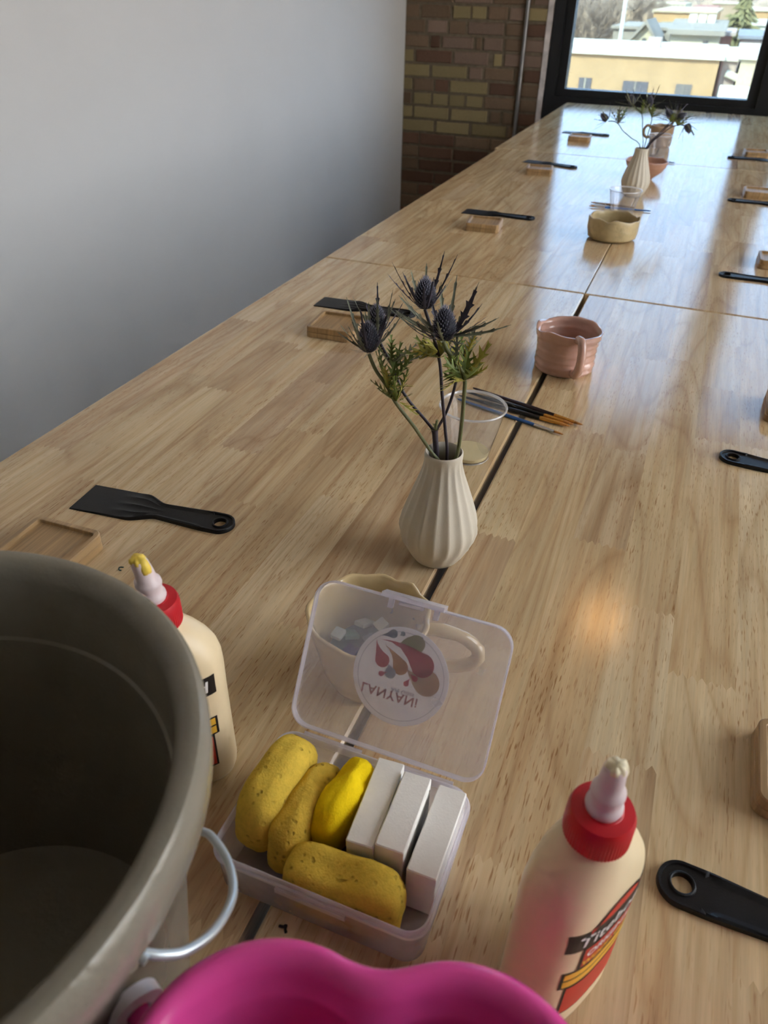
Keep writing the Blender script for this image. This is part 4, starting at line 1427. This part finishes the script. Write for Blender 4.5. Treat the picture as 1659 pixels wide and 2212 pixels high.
def foam(label, x0, x1, y0, y1, h, seed, rz=0.0, taper=0.0):
    rnd = random.Random(seed)
    w, d = x1 - x0, y1 - y0
    mb = MB()
    rings = []
    for z, ins in ((0, 0.0006), (0.0008, 0.0), (h * 0.33, 0), (h * 0.66, 0), (h - 0.0008, 0.0), (h, 0.0007)):
        ol = []
        for (x, y) in rrect(w - 2 * ins, d - 2 * ins, 0.0010, 2):
            ol.append((x + taper * z / h + 0.0006 * noise.noise(Vector((x * 90, y * 90, z * 90 + seed))), y + 0.0006 * noise.noise(Vector((x * 90, y * 90 + 5, z * 90 + seed))), z))
        rings.append(ol)
    mb.rings(rings)
    o = mb.build('foam_block', MT['sp_w'], None, 35)
    o.location = ((x0 + x1) / 2, (y0 + y1) / 2, T + FZ)
    o.rotation_euler = (0, 0, rz)
    return tag(o, label, 'sponge', 'white foam blocks in the plastic box')
foam('white foam eraser block beside the lemon yellow sponge', -0.1175, -0.0985, 0.2505, 0.3175, 0.048, 1, math.radians(3))
foam('middle white foam eraser block, standing a little taller', -0.0975, -0.0778, 0.2525, 0.3115, 0.051, 2, math.radians(1.5))
foam('white foam eraser block against the right end of the box', -0.0733, -0.0535, 0.2485, 0.3150, 0.044, 3)

# ------------------------------------------------------------------ glue bottles
BPROF = [(0.0, 0.034, 0.0195), (0.0025, 0.0372, 0.0224), (0.008, 0.039, 0.0238), (0.045, 0.0388, 0.0236), (0.085, 0.0386, 0.0236), (0.106, 0.0388, 0.0238), (0.116, 0.0382, 0.0236), (0.125, 0.0362, 0.0230), (0.133, 0.0322, 0.0218), (0.140, 0.0268, 0.0198), (0.146, 0.0205, 0.0175), (0.150, 0.0155, 0.0152), (0.153, 0.0135, 0.0135), (0.158, 0.0130, 0.0130)]
def body_ab(z):
    for (z0, a0, b0), (z1, a1, b1) in zip(BPROF, BPROF[1:]):
        if z <= z1:
            f = (z - z0) / (z1 - z0)
            return a0 + (a1 - a0) * f, b0 + (b1 - b0) * f
    return BPROF[-1][1:]
def bexp(z):
    return 2.7 if z < 0.12 else max(2.0, 2.7 - (z - 0.12) / 0.03 * 0.7)
def on_bottle(u, v, off=0.0003):
    a, b = body_ab(v)
    t = min(0.999, abs(u) / a)
    e = bexp(v)
    return (u, -(b * (1 - t ** e) ** (1 / e)) - off, v)
def strip(mb, u0, u1, f0, f1, off, n=26):
    us = [u0 + (u1 - u0) * k / n for k in range(n + 1)]
    m_ = 5
    vs = []
    for u in us:
        a, b = f0(u), f1(u)
        vs += [on_bottle(u, a + (b - a) * q / m_, off) for q in range(m_ + 1)]
    fs = []
    for k in range(n):
        for q in range(m_):
            i = k * (m_ + 1) + q
            fs.append((i, i + m_ + 1, i + m_ + 2, i + 1))
    mb.add(vs, fs)
def bottle(label, x, y, rz, crust, lean=0.0):
    root = thing('glue_bottle', label, 'glue bottle', (x, y, T), rz, 'squeeze bottles of wood glue')
    rings = []
    n = 64
    for i in range(len(BPROF) - 1):
        for q in range(3):
            z = BPROF[i][0] + (BPROF[i + 1][0] - BPROF[i][0]) * q / 3
            a, b = body_ab(z)
            e = bexp(z)
            rings.append([(math.copysign(abs(math.cos(t)) ** (2 / e), math.cos(t)) * a, math.copysign(abs(math.sin(t)) ** (2 / e), math.sin(t)) * b, z) for t in [2 * PI * k / n for k in range(n)]])
    MB().rings(rings).build('body', MT['bottle'], root, 60)
    # ribbed cap
    def cap_mod(r, z, a, k):
        return (r * (1 + (0.012 * (1 if (int(a / (2 * PI) * 120) % 2) else -1)) if 1 <= k <= 3 else r), z)
    cp = [(0.0140, 0.1525), (0.0168, 0.1525), (0.0168, 0.160), (0.0166, 0.1685), (0.0155, 0.1715), (0.0100, 0.1722), (0.0095, 0.1726), (0.0002, 0.1726)]
    def cap_mod2(r, z, a, k):
        if 1 <= k <= 3:
            r *= 1 + (0.010 if (round(a / (2 * PI) * 120) % 2) else -0.010)
        return r, z
    cap = MB().rings(lathe_rings(cp, 120, cap_mod2), True, False).build('cap', MT['red_cap'], root, 30)
    # twist nozzle
    npf = [(0.0088, 0.1724), (0.0094, 0.1745), (0.0092, 0.1765), (0.0080, 0.1775), (0.0078, 0.182), (0.0086, 0.1845), (0.0084, 0.187), (0.0066, 0.1885), (0.0062, 0.195), (0.0056, 0.202), (0.0050, 0.2040), (0.0030, 0.2046), (0.0002, 0.2046)]
    rg = []
    for r, z in npf:
        k = (z - 0.1724) / 0.032
        rg.append([(r * math.cos(2 * PI * i / 24) + lean * k * k, r * math.sin(2 * PI * i / 24), z) for i in range(24)])
    nz = MB().rings(rg).build('nozzle', MT['nozzle'], root, 50)
    cr = MB()
    rg = []
    for z, r in ((0.1935, 0.0040), (0.1955, 0.0066), (0.199, 0.0070), (0.2030, 0.0062), (0.2055, 0.0046), (0.2064, 0.0012)):
        ring = []
        for i in range(28):
            a = 2 * PI * i / 28
            nn = noise.noise(Vector((math.cos(a) * 1.8, math.sin(a) * 1.8, z * 300)))
            face = max(0.0, math.cos(a + 1.3 - rz))             # thickest on the side the glue ran down
            top = max(0.0, min(1.0, (z - 0.2005) / 0.003))
            k = (0.52 + 0.46 * max(face, top * 0.9)) * (1 + 0.22 * nn)
            ring.append((r * k * math.cos(a) + lean * ((z - 0.1724) / 0.032) ** 2, r * k * math.sin(a), z + 0.0016 * nn))
        rg.append(ring)
    c_ = cr.rings(rg).build('dried_glue', crust, nz, 60)
    c_['label'] = 'crust of dried glue'
    # printed label on the broad face
    lb = MB()
    Z = 0.013
    arch = lambda u, w, top: top - 0.012 * (abs(u) / w) ** 2.4
    outl = []
    strip(lb, -0.0275, 0.0275, lambda u: Z + 0.010, lambda u: Z + 0.0432, 0.00030)
    strip(lb, -0.0310, 0.0310, lambda u: Z + 0.0430, lambda u: Z + 0.0610, 0.00030)
    strip(lb, -0.0235, 0.0235, lambda u: Z + 0.0608, lambda u: Z + 0.0837, 0.00030)
    strip(lb, -0.0330, 0.0330, lambda u: Z + 0.0835, lambda u: Z + 0.1010, 0.00030)
    strip(lb, -0.0235, 0.0235, lambda u: Z + 0.1008, lambda u: arch(u, 0.0235, Z + 0.1110), 0.00030)
    lab = lb.build('label', MT['ink_black'], root)
    lab['label'] = 'printed label with black outline'
    for (w_, f0, f1) in ((0.0262, lambda u: Z + 0.0115, lambda u: Z + 0.0415), (0.0215, lambda u: Z + 0.0625, lambda u: Z + 0.0822), (0.0218, lambda u: Z + 0.1020, lambda u: arch(u, 0.0218, Z + 0.1095))):
        p1 = MB()
        strip(p1, -w_, w_, f0, f1, 0.00042)
        p1.build('printed_panel', MT['ink_red'], lab)
    for f0, f1 in ((lambda u: Z + 0.0445, lambda u: Z + 0.0515), (lambda u: Z + 0.0530, lambda u: Z + 0.0597)):
        p2 = MB()
        strip(p2, -0.0295, 0.0295, f0, f1, 0.00044)
        p2.build('printed_band', MT['ink_yellow'], lab)
    def letter(body, v, size, m_, shear=0.0, bold=0.0, sp=1.0):
        vs, fs = text_polys(body, size, shear, bold, sp)
        k = MB()
        k.add([on_bottle(x, Z + v + y, 0.00055) for x, y in vs], fs)
        k.build('printed_text', m_, lab)
    letter('Titebond', 0.0872, 0.0148, MT['ink_white'], 0.1, 0.00018, 1.04)
    letter('ORIGINAL', 0.0725, 0.0088, MT['ink_white'], 0.1, 0.0002)
    letter('WOOD GLUE', 0.0640, 0.0070, MT['ink_yellow'], 0.1, 0.0003)
    return root
bottle('cream wood glue bottle with red cap standing free on the right', 0.0255, 0.2455, math.radians(63), MT['gluecrust2'])
bl_ = P(399, 1650)
bottle('cream wood glue bottle half hidden behind the grey bucket', bl_.x + 0.002, bl_.y, math.radians(31), MT['gluecrust'], lean=-0.004)

# ------------------------------------------------------------------ grey bucket
KX, KY, KH = -0.267, 0.0945, 0.240
bk = thing('grey_bucket', 'large grey plastic bucket with a wire handle in the front left corner', 'bucket', (KX, KY, T))
prof = [(0.0005, 0.004), (0.098, 0.004), (0.104, 0.0), (0.108, 0.001), (0.1095, 0.005), (0.131, 0.206), (0.1325, 0.208), (0.1385, 0.2085), (0.1425, 0.211), (0.1455, 0.216), (0.1460, 0.230), (0.1452, 0.236), (0.1425, 0.2395), (0.1395, 0.240), (0.1355, 0.2388), (0.1318, 0.2350), (0.1300, 0.2290), (0.1290, 0.214), (0.1278, 0.2085), (0.1262, 0.190), (0.1245, 0.1885), (0.1185, 0.120), (0.1065, 0.010), (0.098, 0.0075), (0.0005, 0.0075)]
MB().rings(lathe_rings(prof, 128), False, False).build('body', MT['bucket'], bk, 32)
def ear(ang, name):
    c_, s_ = math.cos(ang), math.sin(ang)
    e = Vector((c_, s_, 0))
    mb = MB()
    mb.tube([e * 0.127 + Vector((0, 0, 0.192)), e * 0.1335 + Vector((0, 0, 0.192))], 0.0062, 18)
    mb.build('handle_ear', MT['bucket'], bk, 40)
kb = Vector((KX, KY, T))
E1 = P(272, 2048, 0.195) - kb
a1 = math.atan2(E1.y, E1.x)
ear(a1, 'a')
ear(a1 + PI, 'b')
wp = [Vector((math.cos(a1), math.sin(a1), 0)) * 0.138 + Vector((0, 0, 0.192))]
for (x, y, z) in ((300, 2058, .193), (345, 2063, .189), (400, 2055, .183), (455, 2018, .176), (492, 1965, .170), (504, 1915, .165), (490, 1855, .160), (455, 1805, .157), (412, 1768, .155)):
    wp.append(P(x, y, z) - kb)
e_ = wp[-1]
a_e = math.atan2(e_.y, e_.x)
r_e = math.hypot(e_.x, e_.y)
for k in range(1, 7):
    f = k / 6
    ang = a_e + (a1 + PI - a_e) * f
    rr_ = r_e + (0.141 - r_e) * f
    wp.append(Vector((rr_ * math.cos(ang), rr_ * math.sin(ang), 0.155 + (0.192 - 0.155) * f ** 2)))
MB().tube(spline(wp, 6), 0.0021, 10).build('wire_handle', MT['wire'], bk, 60)

# ------------------------------------------------------------------ pink flower-shaped pail
PX, PYY, PH = -0.0243, 0.0405, 0.185
pl = thing('pink_pail', 'bright pink plastic pail with a scalloped flower-shaped rim', 'pail', (PX, PYY, T))
RHO, LA, A0 = 0.0590, 0.0530, math.radians(68.8)
def petal(ang, k=1.0):
    s_ = 0.0
    for j in range(-4, 5):
        a = ang + j * 0.035
        ph = ((a - A0 + PI / 5) % (2 * PI / 5)) - PI / 5
        s_ += RHO * math.cos(ph) + math.sqrt(LA * LA - (RHO * math.sin(ph)) ** 2)
    return s_ / 9
NA = 150
def pring(off, z, flat=0.0, sc=1.0):
    ring = []
    for k in range(NA):
        a = 2 * PI * k / NA
        r = petal(a) * (1 - flat) + 0.100 * flat
        r = r * sc + off
        ring.append((r * math.cos(a), r * math.sin(a), z))
    return ring
def dot(z):
    return [(0.0004 * math.cos(2 * PI * k / NA), 0.0004 * math.sin(2 * PI * k / NA), z) for k in range(NA)]
rings = [dot(0.003), pring(-0.004, 0.003, 0.5, 0.72), pring(-0.002, 0.0, 0.5, 0.72), pring(0, 0.002, 0.5, 0.72), pring(-0.003, 0.150, 0.0, 0.92), pring(-0.004, 0.166, 0.0, 0.97),
         pring(0.0, 0.167), pring(0.002, 0.170), pring(0.0022, 0.176), pring(0.0010, 0.1815), pring(-0.0020, 0.1846), pring(-0.0055, 0.1848), pring(-0.0092, 0.1822), pring(-0.0115, 0.1775), pring(-0.0128, 0.172), pring(-0.0150, 0.1695), pring(-0.0158, 0.166),
         pring(-0.006, 0.148, 0.0, 0.895), pring(-0.003, 0.006, 0.5, 0.70), dot(0.006)]
MB().rings(rings, False, False).build('body', MT['pail'], pl, 50)
pb = Vector((PX, PYY, T))
lug = P(292, 2178, 0.158) - pb
ld_ = Vector((lug.x, lug.y, 0)).normalized()
sd_ = Vector((-ld_.y, ld_.x, 0))
rg = []
for r, o_ in ((0.0115, -0.0030), (0.0115, 0.0030), (0.0100, 0.0036), (0.0066, 0.0036), (0.0054, 0.0030), (0.0054, -0.0030)):
    rg.append([Vector((lug.x, lug.y, 0.158)) + ld_ * o_ + (sd_ * math.cos(2 * PI * k / 28) + Vector((0, 0, 1)) * math.sin(2 * PI * k / 28)) * r for k in range(28)])
piv = MB().rings(rg + [rg[0]], False, False).build('handle_pivot', MT['whiteplastic'], pl, 40)
piv['label'] = 'white ring where the handle pivots'
pk = MB()
pin0 = Vector((lug.x, lug.y, 0.158)) - ld_ * 0.012
pk.tube([pin0, Vector((lug.x, lug.y, 0.158)) + ld_ * 0.0045], 0.0046, 14)
pk.build('pivot_pin', MT['pail'], pl, 40)
hd = MB()
hp = [Vector((lug.x, lug.y, 0.150))]
for k in range(0, 9):
    a = math.atan2(lug.y, lug.x) + PI * k / 8
    rr_ = math.hypot(lug.x, lug.y) + (0.004 if 0 < k < 8 else 0)
    hp.append(Vector((rr_ * math.cos(a), rr_ * math.sin(a), 0.146 - 0.05 * math.sin(PI * k / 8))))
hd.tube(spline(hp, 5), 0.0032, 10)
hd.build('handle', MT['whiteplastic'], pl, 60)

# ------------------------------------------------------------------ specks and stains left on the table
def fleck(label, px, col, w=0.0007):
    pts = [P(x, y, 0.0) for x, y in px]
    c = pts[0].copy()
    mb = MB()
    mb.tube([p - c + Vector((0, 0, w * 0.55)) for p in spline(pts, 4)], w, 6)
    o = mb.build('paint_fleck', plain('fleck', col, 0.5))
    o.location = c
    return tag(o, label, 'fleck')
fleck('tiny curled dark green fleck beside the left glue bottle nozzle', [(267, 1226), (259, 1226), (257, 1231), (262, 1233)], (0.03, 0.06, 0.045))
fleck('small black fleck between the pink pail and the sponge box', [(603, 2001), (612, 2003), (618, 2000), (616, 2008), (618, 2016)], (0.008, 0.008, 0.01), 0.0010)

# ------------------------------------------------------------------ outside: the roofs across the street
def emat(name, col, **k):
    k.setdefault('var', 0.10)
    k.setdefault('scale', 0.6)
    return plain(name, col, 0.9, spec=0.1, **k)
X = {  # pale warm colours stand in for haze and offset the blue panes
    'tan': emat('tan_brick', (0.50, 0.31, 0.15), scale=1.5), 'tan2': emat('pale_tan_brick', (0.56, 0.43, 0.27)), 'white': emat('white_roof', (0.74, 0.66, 0.50)),
    'cream': emat('cream_siding', (0.60, 0.50, 0.33)), 'grey': emat('grey_shingle', (0.34, 0.28, 0.21)), 'dark': emat('dark_pane', (0.15, 0.13, 0.125)), 'red': emat('red_brick', (0.42, 0.20, 0.14)),
    'orange': emat('orange_brick', (0.55, 0.33, 0.15)), 'brown': emat('brown_brick', (0.42, 0.29, 0.18)), 'pole': emat('pale_pole', (0.62, 0.57, 0.48)), 'bark': emat('bare_bark', (0.33, 0.235, 0.16), scale=3),
    'needle': emat('evergreen', (0.24, 0.20, 0.085), scale=2), 'street': emat('street', (0.30, 0.25, 0.20)), 'pink': emat('pinkish_stucco', (0.50, 0.38, 0.30)), 'blue': emat('blue_grey_roof', (0.28, 0.27, 0.27)), 'bronze': emat('bronze_pane', (0.22, 0.18, 0.15)), 'palemetal': emat('pale_metal', (0.74, 0.68, 0.52)),
}
GROUND = -9.0
structure(MB().box(-1500, 1800, -80, 3500, GROUND - 0.5, GROUND).build('ground', X['street']))
def house(name, label, px0, px1, ytop, Y, depth, m, roof=None, z0=GROUND, ext=(0, 0), parapet=0.0, pm=None):
    """Block whose front face shows between pixel columns px0..px1 with its top edge at ytop (pixel row at px0)."""
    a = PY(px0, ytop, Y)
    b = PY(px1, ytop + (px1 - px0) * 0.03, Y)
    x0, x1 = a.x - ext[0], b.x + ext[1]
    zt = PY((px0 + px1) / 2, ytop + (px1 - px0) * 0.015, Y).z
    root = thing(name, label, 'building', ((x0 + x1) / 2, CAM.y + Y, GROUND))
    w = (x1 - x0) / 2
    MB().box(-w, w, 0, depth, 0, zt - GROUND).build('wall', m, root)
    if roof:
        MB().box(-w - 0.15, w + 0.15, -0.15, depth + 0.15, zt - GROUND + 0.002, zt - GROUND + 0.14).build('roof', roof, root)
    return root, x0, x1, zt, Y
def pane(h, px0, px1, y0, y1, m, frame=None, proud=0.04):
    root, X0, X1, zt, Y = h
    a, b = PY(px0, y0, Y), PY(px1, y1, Y)
    mb = MB()
    x0, x1 = a.x - root.location.x, b.x - root.location.x
    z1, z0 = a.z - GROUND, b.z - GROUND
    w = MB().box(x0, x1, -proud, 0.05, z0, z1).build('window', m, root)
    MB().box(x0 - 0.1, x1 + 0.1, -proud - 0.08, 0.0, z0 - 0.35, z0 - 0.02).build('sill', frame or X['grey'], w)
    MB().box(x0 + (x1 - x0) * 0.47, x0 + (x1 - x0) * 0.53, -proud - 0.03, -proud, z0, z1).build('mullion', frame or X['grey'], w)
    return w

h = house('tan_building', 'wide tan brick building across the street with a flat white roof', 1228, 1556, 117, 35, 7.6, X['tan'], X['white'], ext=(9, 0))
pane(h, 1252, 1275, 167, 193, X['dark'], X['cream'])
pane(h, 1347, 1396, 174, 204, X['dark'])
pane(h, 1461, 1490, 181, 207, X['bronze'])
MB().box(-0.26, 0.26, 1.0, 1.6, h[3] - GROUND + 0.14, h[3] - GROUND + 0.50).build('chimney', X['pink'], h[0], None, (PY(1412, 100, 38).x - h[0].location.x, 2.0, 0))
h2 = house('side_building', 'pale tan building right of the wide tan one, with a white pipe', 1563, 1594, 131, 35.6, 6.5, X['pink'], X['white'])
pr = MB().tube([PY(1568, 158, 35.45) - h2[0].location, PY(1596, 171, 35.45) - h2[0].location], 0.13, 8).build('pipe', X['palemetal'], h2[0])
h3 = house('end_building', 'cream brick building at the right end of the view', 1602, 1648, 128, 35, 8, X['tan2'], X['white'], ext=(0, 9))
MB().box(-0.9, 0.9, -1.3, -0.05, -0.5, 0.25).build('canopy', X['palemetal'], h3[0], None, (PY(1606, 205, 34.9).x - h3[0].location.x, 0, PY(1606, 203, 34.9).z - GROUND))
# gabled dormer house
h4 = house('gabled_house', 'white gabled house front with an arched window beyond the flat roof', 1362, 1414, 90, 47, 4.5, X['cream'])
def gable(h, px_ap, y_ap, m, mr):
    root, x0, x1, zt, Y = h
    ap = PY(px_ap, y_ap, Y)
    w0, w1 = x0 - root.location.x, x1 - root.location.x
    za, zb, xa = ap.z - GROUND, zt - GROUND, ap.x - root.location.x
    MB().add([(w0, 0, zb), (w1, 0, zb), (xa, 0, za), (w0, 4.4, zb), (w1, 4.4, zb), (xa, 4.4, za)], [(0, 1, 2), (5, 4, 3), (0, 3, 4, 1), (1, 4, 5, 2), (2, 5, 3, 0)]).build('gable', m, root)
    for wx in (w0, w1):
        k = 1.12
        ex, ez = xa + (wx - xa) * k, za + (zb - za) * k
        MB().add([(xa, -0.3, za + 0.05), (ex, -0.3, ez + 0.05), (ex, 4.6, ez + 0.05), (xa, 4.6, za + 0.05), (xa, -0.3, za + 0.25), (ex, -0.3, ez + 0.25), (ex, 4.6, ez + 0.25), (xa, 4.6, za + 0.25)],
                 [(3, 2, 1, 0), (4, 5, 6, 7), (0, 1, 5, 4), (1, 2, 6, 5), (2, 3, 7, 6), (3, 0, 4, 7)]).build('roof', mr, root)
gable(h4, 1396, 55, X['cream'], X['grey'])
pane(h4, 1388, 1394, 82, 94, X['dark'], X['cream'])
h5 = house('long_roofed_house', 'grey roofed house behind the gabled front', 1326, 1450, 62, 52, 8, X['grey'], X['grey'])
h6 = house('white_shed_building', 'white sided building with a big grey roof and skylights', 1450, 1556, 74, 44, 6, X['cream'])
root, x0, x1, zt, Y = h6
ap = PY(1462, 50, 48)
w0, w1 = x0 - root.location.x, x1 - root.location.x
zb, za = zt - GROUND, ap.z - GROUND
MB().add([(w0 - .2, -0.3, zb), (w1 + .2, -0.3, zb), (w1 + .2, 4, za), (w0 - .2, 4, za), (w0 - .2, -0.3, zb + 0.2), (w1 + .2, -0.3, zb + 0.2), (w1 + .2, 4, za + 0.2), (w0 - .2, 4, za + 0.2)],
         [(3, 2, 1, 0), (4, 5, 6, 7), (0, 1, 5, 4), (1, 2, 6, 5), (2, 3, 7, 6), (3, 0, 4, 7)]).build('roof', X['grey'], root)
for fx in (0.32, 0.52, 0.72):
    xx = w0 + (w1 - w0) * fx
    MB().box(xx - 0.18, xx + 0.18, 2.6, 3.3, za - 0.25, za + 0.42).build('vent', X['palemetal'], root)
pane(h6, 1519, 1527, 87, 104, X['dark'], X['cream'])
h7 = house('orange_building', 'orange brick building with a row of windows in the distance', 1413, 1545, 26, 75, 20, X['orange'], X['tan2'])
for k in range(6):
    pane(h7, 1430 + k * 6, 1434 + k * 6, 46, 66, X['cream'], X['cream'])
h8 = house('red_roofed_building', 'dull red building just above the orange one', 1490, 1548, 15, 110, 20, X['red'])
h9 = house('red_brick_wall_building', 'low red brick building between the shed and the right buildings', 1558, 1582, 77, 46.5, 6, X['red'], X['pink'])
h10 = house('pink_stucco_building', 'pinkish stucco building near the right edge of the window', 1600, 1650, 84, 46, 8, X['pink'], X['blue'], ext=(0, 8))
h11 = house('white_top_building', 'bright white roofed building near the right window edge', 1596, 1650, 54, 62, 10, X['palemetal'], X['white'], ext=(0, 8))
h12 = house('far_tan_building', 'tan building with pale windows at the upper right', 1620, 1662, 24, 90, 14, X['orange'], X['cream'], ext=(0, 10))
h13 = house('pale_tower_block', 'pale distant block with rows of windows on the skyline', 1412, 1482, 6, 170, 20, X['cream'])
for r_ in range(2):
    for k in range(7):
        pane(h13, 1418 + k * 9, 1423 + k * 9, 9 + r_ * 8, 14 + r_ * 8, X['grey'], X['cream'])
h14 = house('distant_roofs', 'long low brown building far behind the bare trees', 1235, 1410, 18, 180, 30, X['brown'], ext=(60, 0))
h15 = house('hazy_brick_block', 'brown block behind the evergreen tree', 1540, 1625, 8, 150, 20, X['brown'], X['cream'])
# pole
pp0, pp1 = PY(1338, 95, 43), PY(1352, -20, 43)
po = thing('utility_pole', 'tall pale pole rising beyond the flat roof', 'pole', (pp0.x, pp0.y, GROUND))
MB().tube([(0, 0, 0), (0, 0, pp0.z - GROUND), Vector((pp1.x, pp1.y, pp1.z + 2.0)) - po.location], [0.10, 0.09, 0.07], 8).build('shaft', X['pole'], po)
ta = Vector((pp1.x, pp1.y, pp1.z + 1.2)) - po.location
MB().box(ta.x - 0.9, ta.x + 0.9, -0.06, 0.06, ta.z - 0.06, ta.z + 0.06).build('crossarm', X['pole'], po)
# bare trees: trunk and branching twigs
def bare_tree(label, px, Y, top, seed, spread=3.2):
    rnd = random.Random(seed)
    g = PY(px, 90, Y)
    zt = PY(px, top, Y).z - GROUND
    o = thing('bare_tree', label, 'tree', (g.x, g.y, GROUND), 0, 'bare trees beyond the flat roof')
    MB().tube([(0, 0, 0), (0.1, 0, zt * 0.35), (0.0, 0.1, zt * 0.6)], [0.22, 0.16, 0.10], 6).build('trunk', X['bark'], o)
    mb = MB()
    def grow(p, d, L, r, lv):
        e = p + d * L
        mb.tube([p, (p + e) / 2 + Vector((rnd.uniform(-.1, .1), rnd.uniform(-.1, .1), 0.05)) * L * 0.4, e], [r, r * 0.8, r * 0.55], 3, False)
        if lv:
            for _ in range(4 if lv > 1 else 3):
                nd_ = (d + Vector((rnd.uniform(-.8, .8), rnd.uniform(-.8, .8), rnd.uniform(-.1, .6)))).normalized()
                grow(p + d * L * rnd.uniform(0.5, 1.0), nd_, L * rnd.uniform(0.55, 0.8), r * 0.6, lv - 1)
    for k in range(9):
        a = k * 2.4
        d = Vector((math.cos(a) * 0.6, math.sin(a) * 0.6, rnd.uniform(0.5, 1.1))).normalized()
        grow(Vector((0, 0, zt * rnd.uniform(0.3, 0.62))), d, zt * 0.17, 0.10, 4)
    mb.build('branches', X['bark'], o)['kind'] = 'stuff'
for k, (px, Y, top, lab) in enumerate([(1262, 66, -35, 'bare brown tree at the left edge of the window view'), (1300, 73, -45, 'bare tree left of the tall pole'), (1340, 72, -40, 'bare tree directly behind the tall pole'),
                                       (1380, 100, -30, 'bare tree above the gabled house'), (1226, 88, -40, 'bare tree half hidden by the left window frame'), (1420, 108, -25, 'small bare tree on the skyline')]):
    bare_tree(lab, px, Y, top, 40 + k)
# evergreen
g = PY(1592, 80, 58)
ev = thing('evergreen_tree', 'olive green conifer rising right of the grey roof', 'tree', (g.x, g.y, GROUND))
ztop = PY(1575, -25, 58).z - GROUND
MB().tube([(0, 0, 0), (0, 0, ztop)], [0.25, 0.04], 6).build('trunk', X['bark'], ev)
mb = MB()
rnd = random.Random(9)
a_seed = 2.7
for q in range(1100):
    f = rnd.random() ** 0.8
    z = ztop * (0.25 + 0.75 * f)
    R_ = (2.9 * (1 - f) ** 0.7 + 0.2) * (0.75 + 0.5 * noise.noise(Vector((f * 9, a_seed, 0))) + 0.25 * rnd.random())
    a = rnd.uniform(0, 6.283)
    d = Vector((math.cos(a), math.sin(a), rnd.uniform(-0.35, 0.25)))
    p = Vector((0, 0, z)) + d * (R_ * rnd.uniform(0.2, 0.7))
    e = p + d * R_ * 0.45 + Vector((0, 0, -0.15))
    s_ = Vector((-d.y, d.x, 0)) * 0.16
    mb.add([p + s_, p - s_, e, p + Vector((0, 0, 0.14))], [(0, 1, 2), (0, 2, 3), (1, 3, 2)])
mb.build('foliage', X['needle'], ev)['kind'] = 'stuff'

# bare woods and roofs filling the distance, haze put into their colour
mb = MB()
rnd = random.Random(77)
for q in range(1500):
    Y = 215 * (1 + 5 * rnd.random() ** 1.6)
    xx = PY(rnd.uniform(1120, 1760), 0, Y).x
    r_ = rnd.uniform(2.5, 5.0)
    zc = GROUND + rnd.uniform(3.5, 7.0)
    ph = rnd.uniform(0, 6.28)
    rings = []
    for t_, k_ in ((-1.0, 0.15), (-0.5, 0.8), (0.1, 1.0), (0.6, 0.7), (1.0, 0.12)):
        rings.append([(xx + r_ * k_ * math.cos(ph + 2 * PI * i / 6) * rnd.uniform(0.8, 1.2), Y + r_ * k_ * math.sin(ph + 2 * PI * i / 6), zc + r_ * 0.9 * t_) for i in range(6)])
    mb.rings(rings)
dw = mb.build('distant_woods', emat('bare_woods', (0.37, 0.265, 0.18), scale=0.4, var=0.3))
tag(dw, 'hazy brown mass of bare trees filling the distance', 'trees', None, 'stuff')
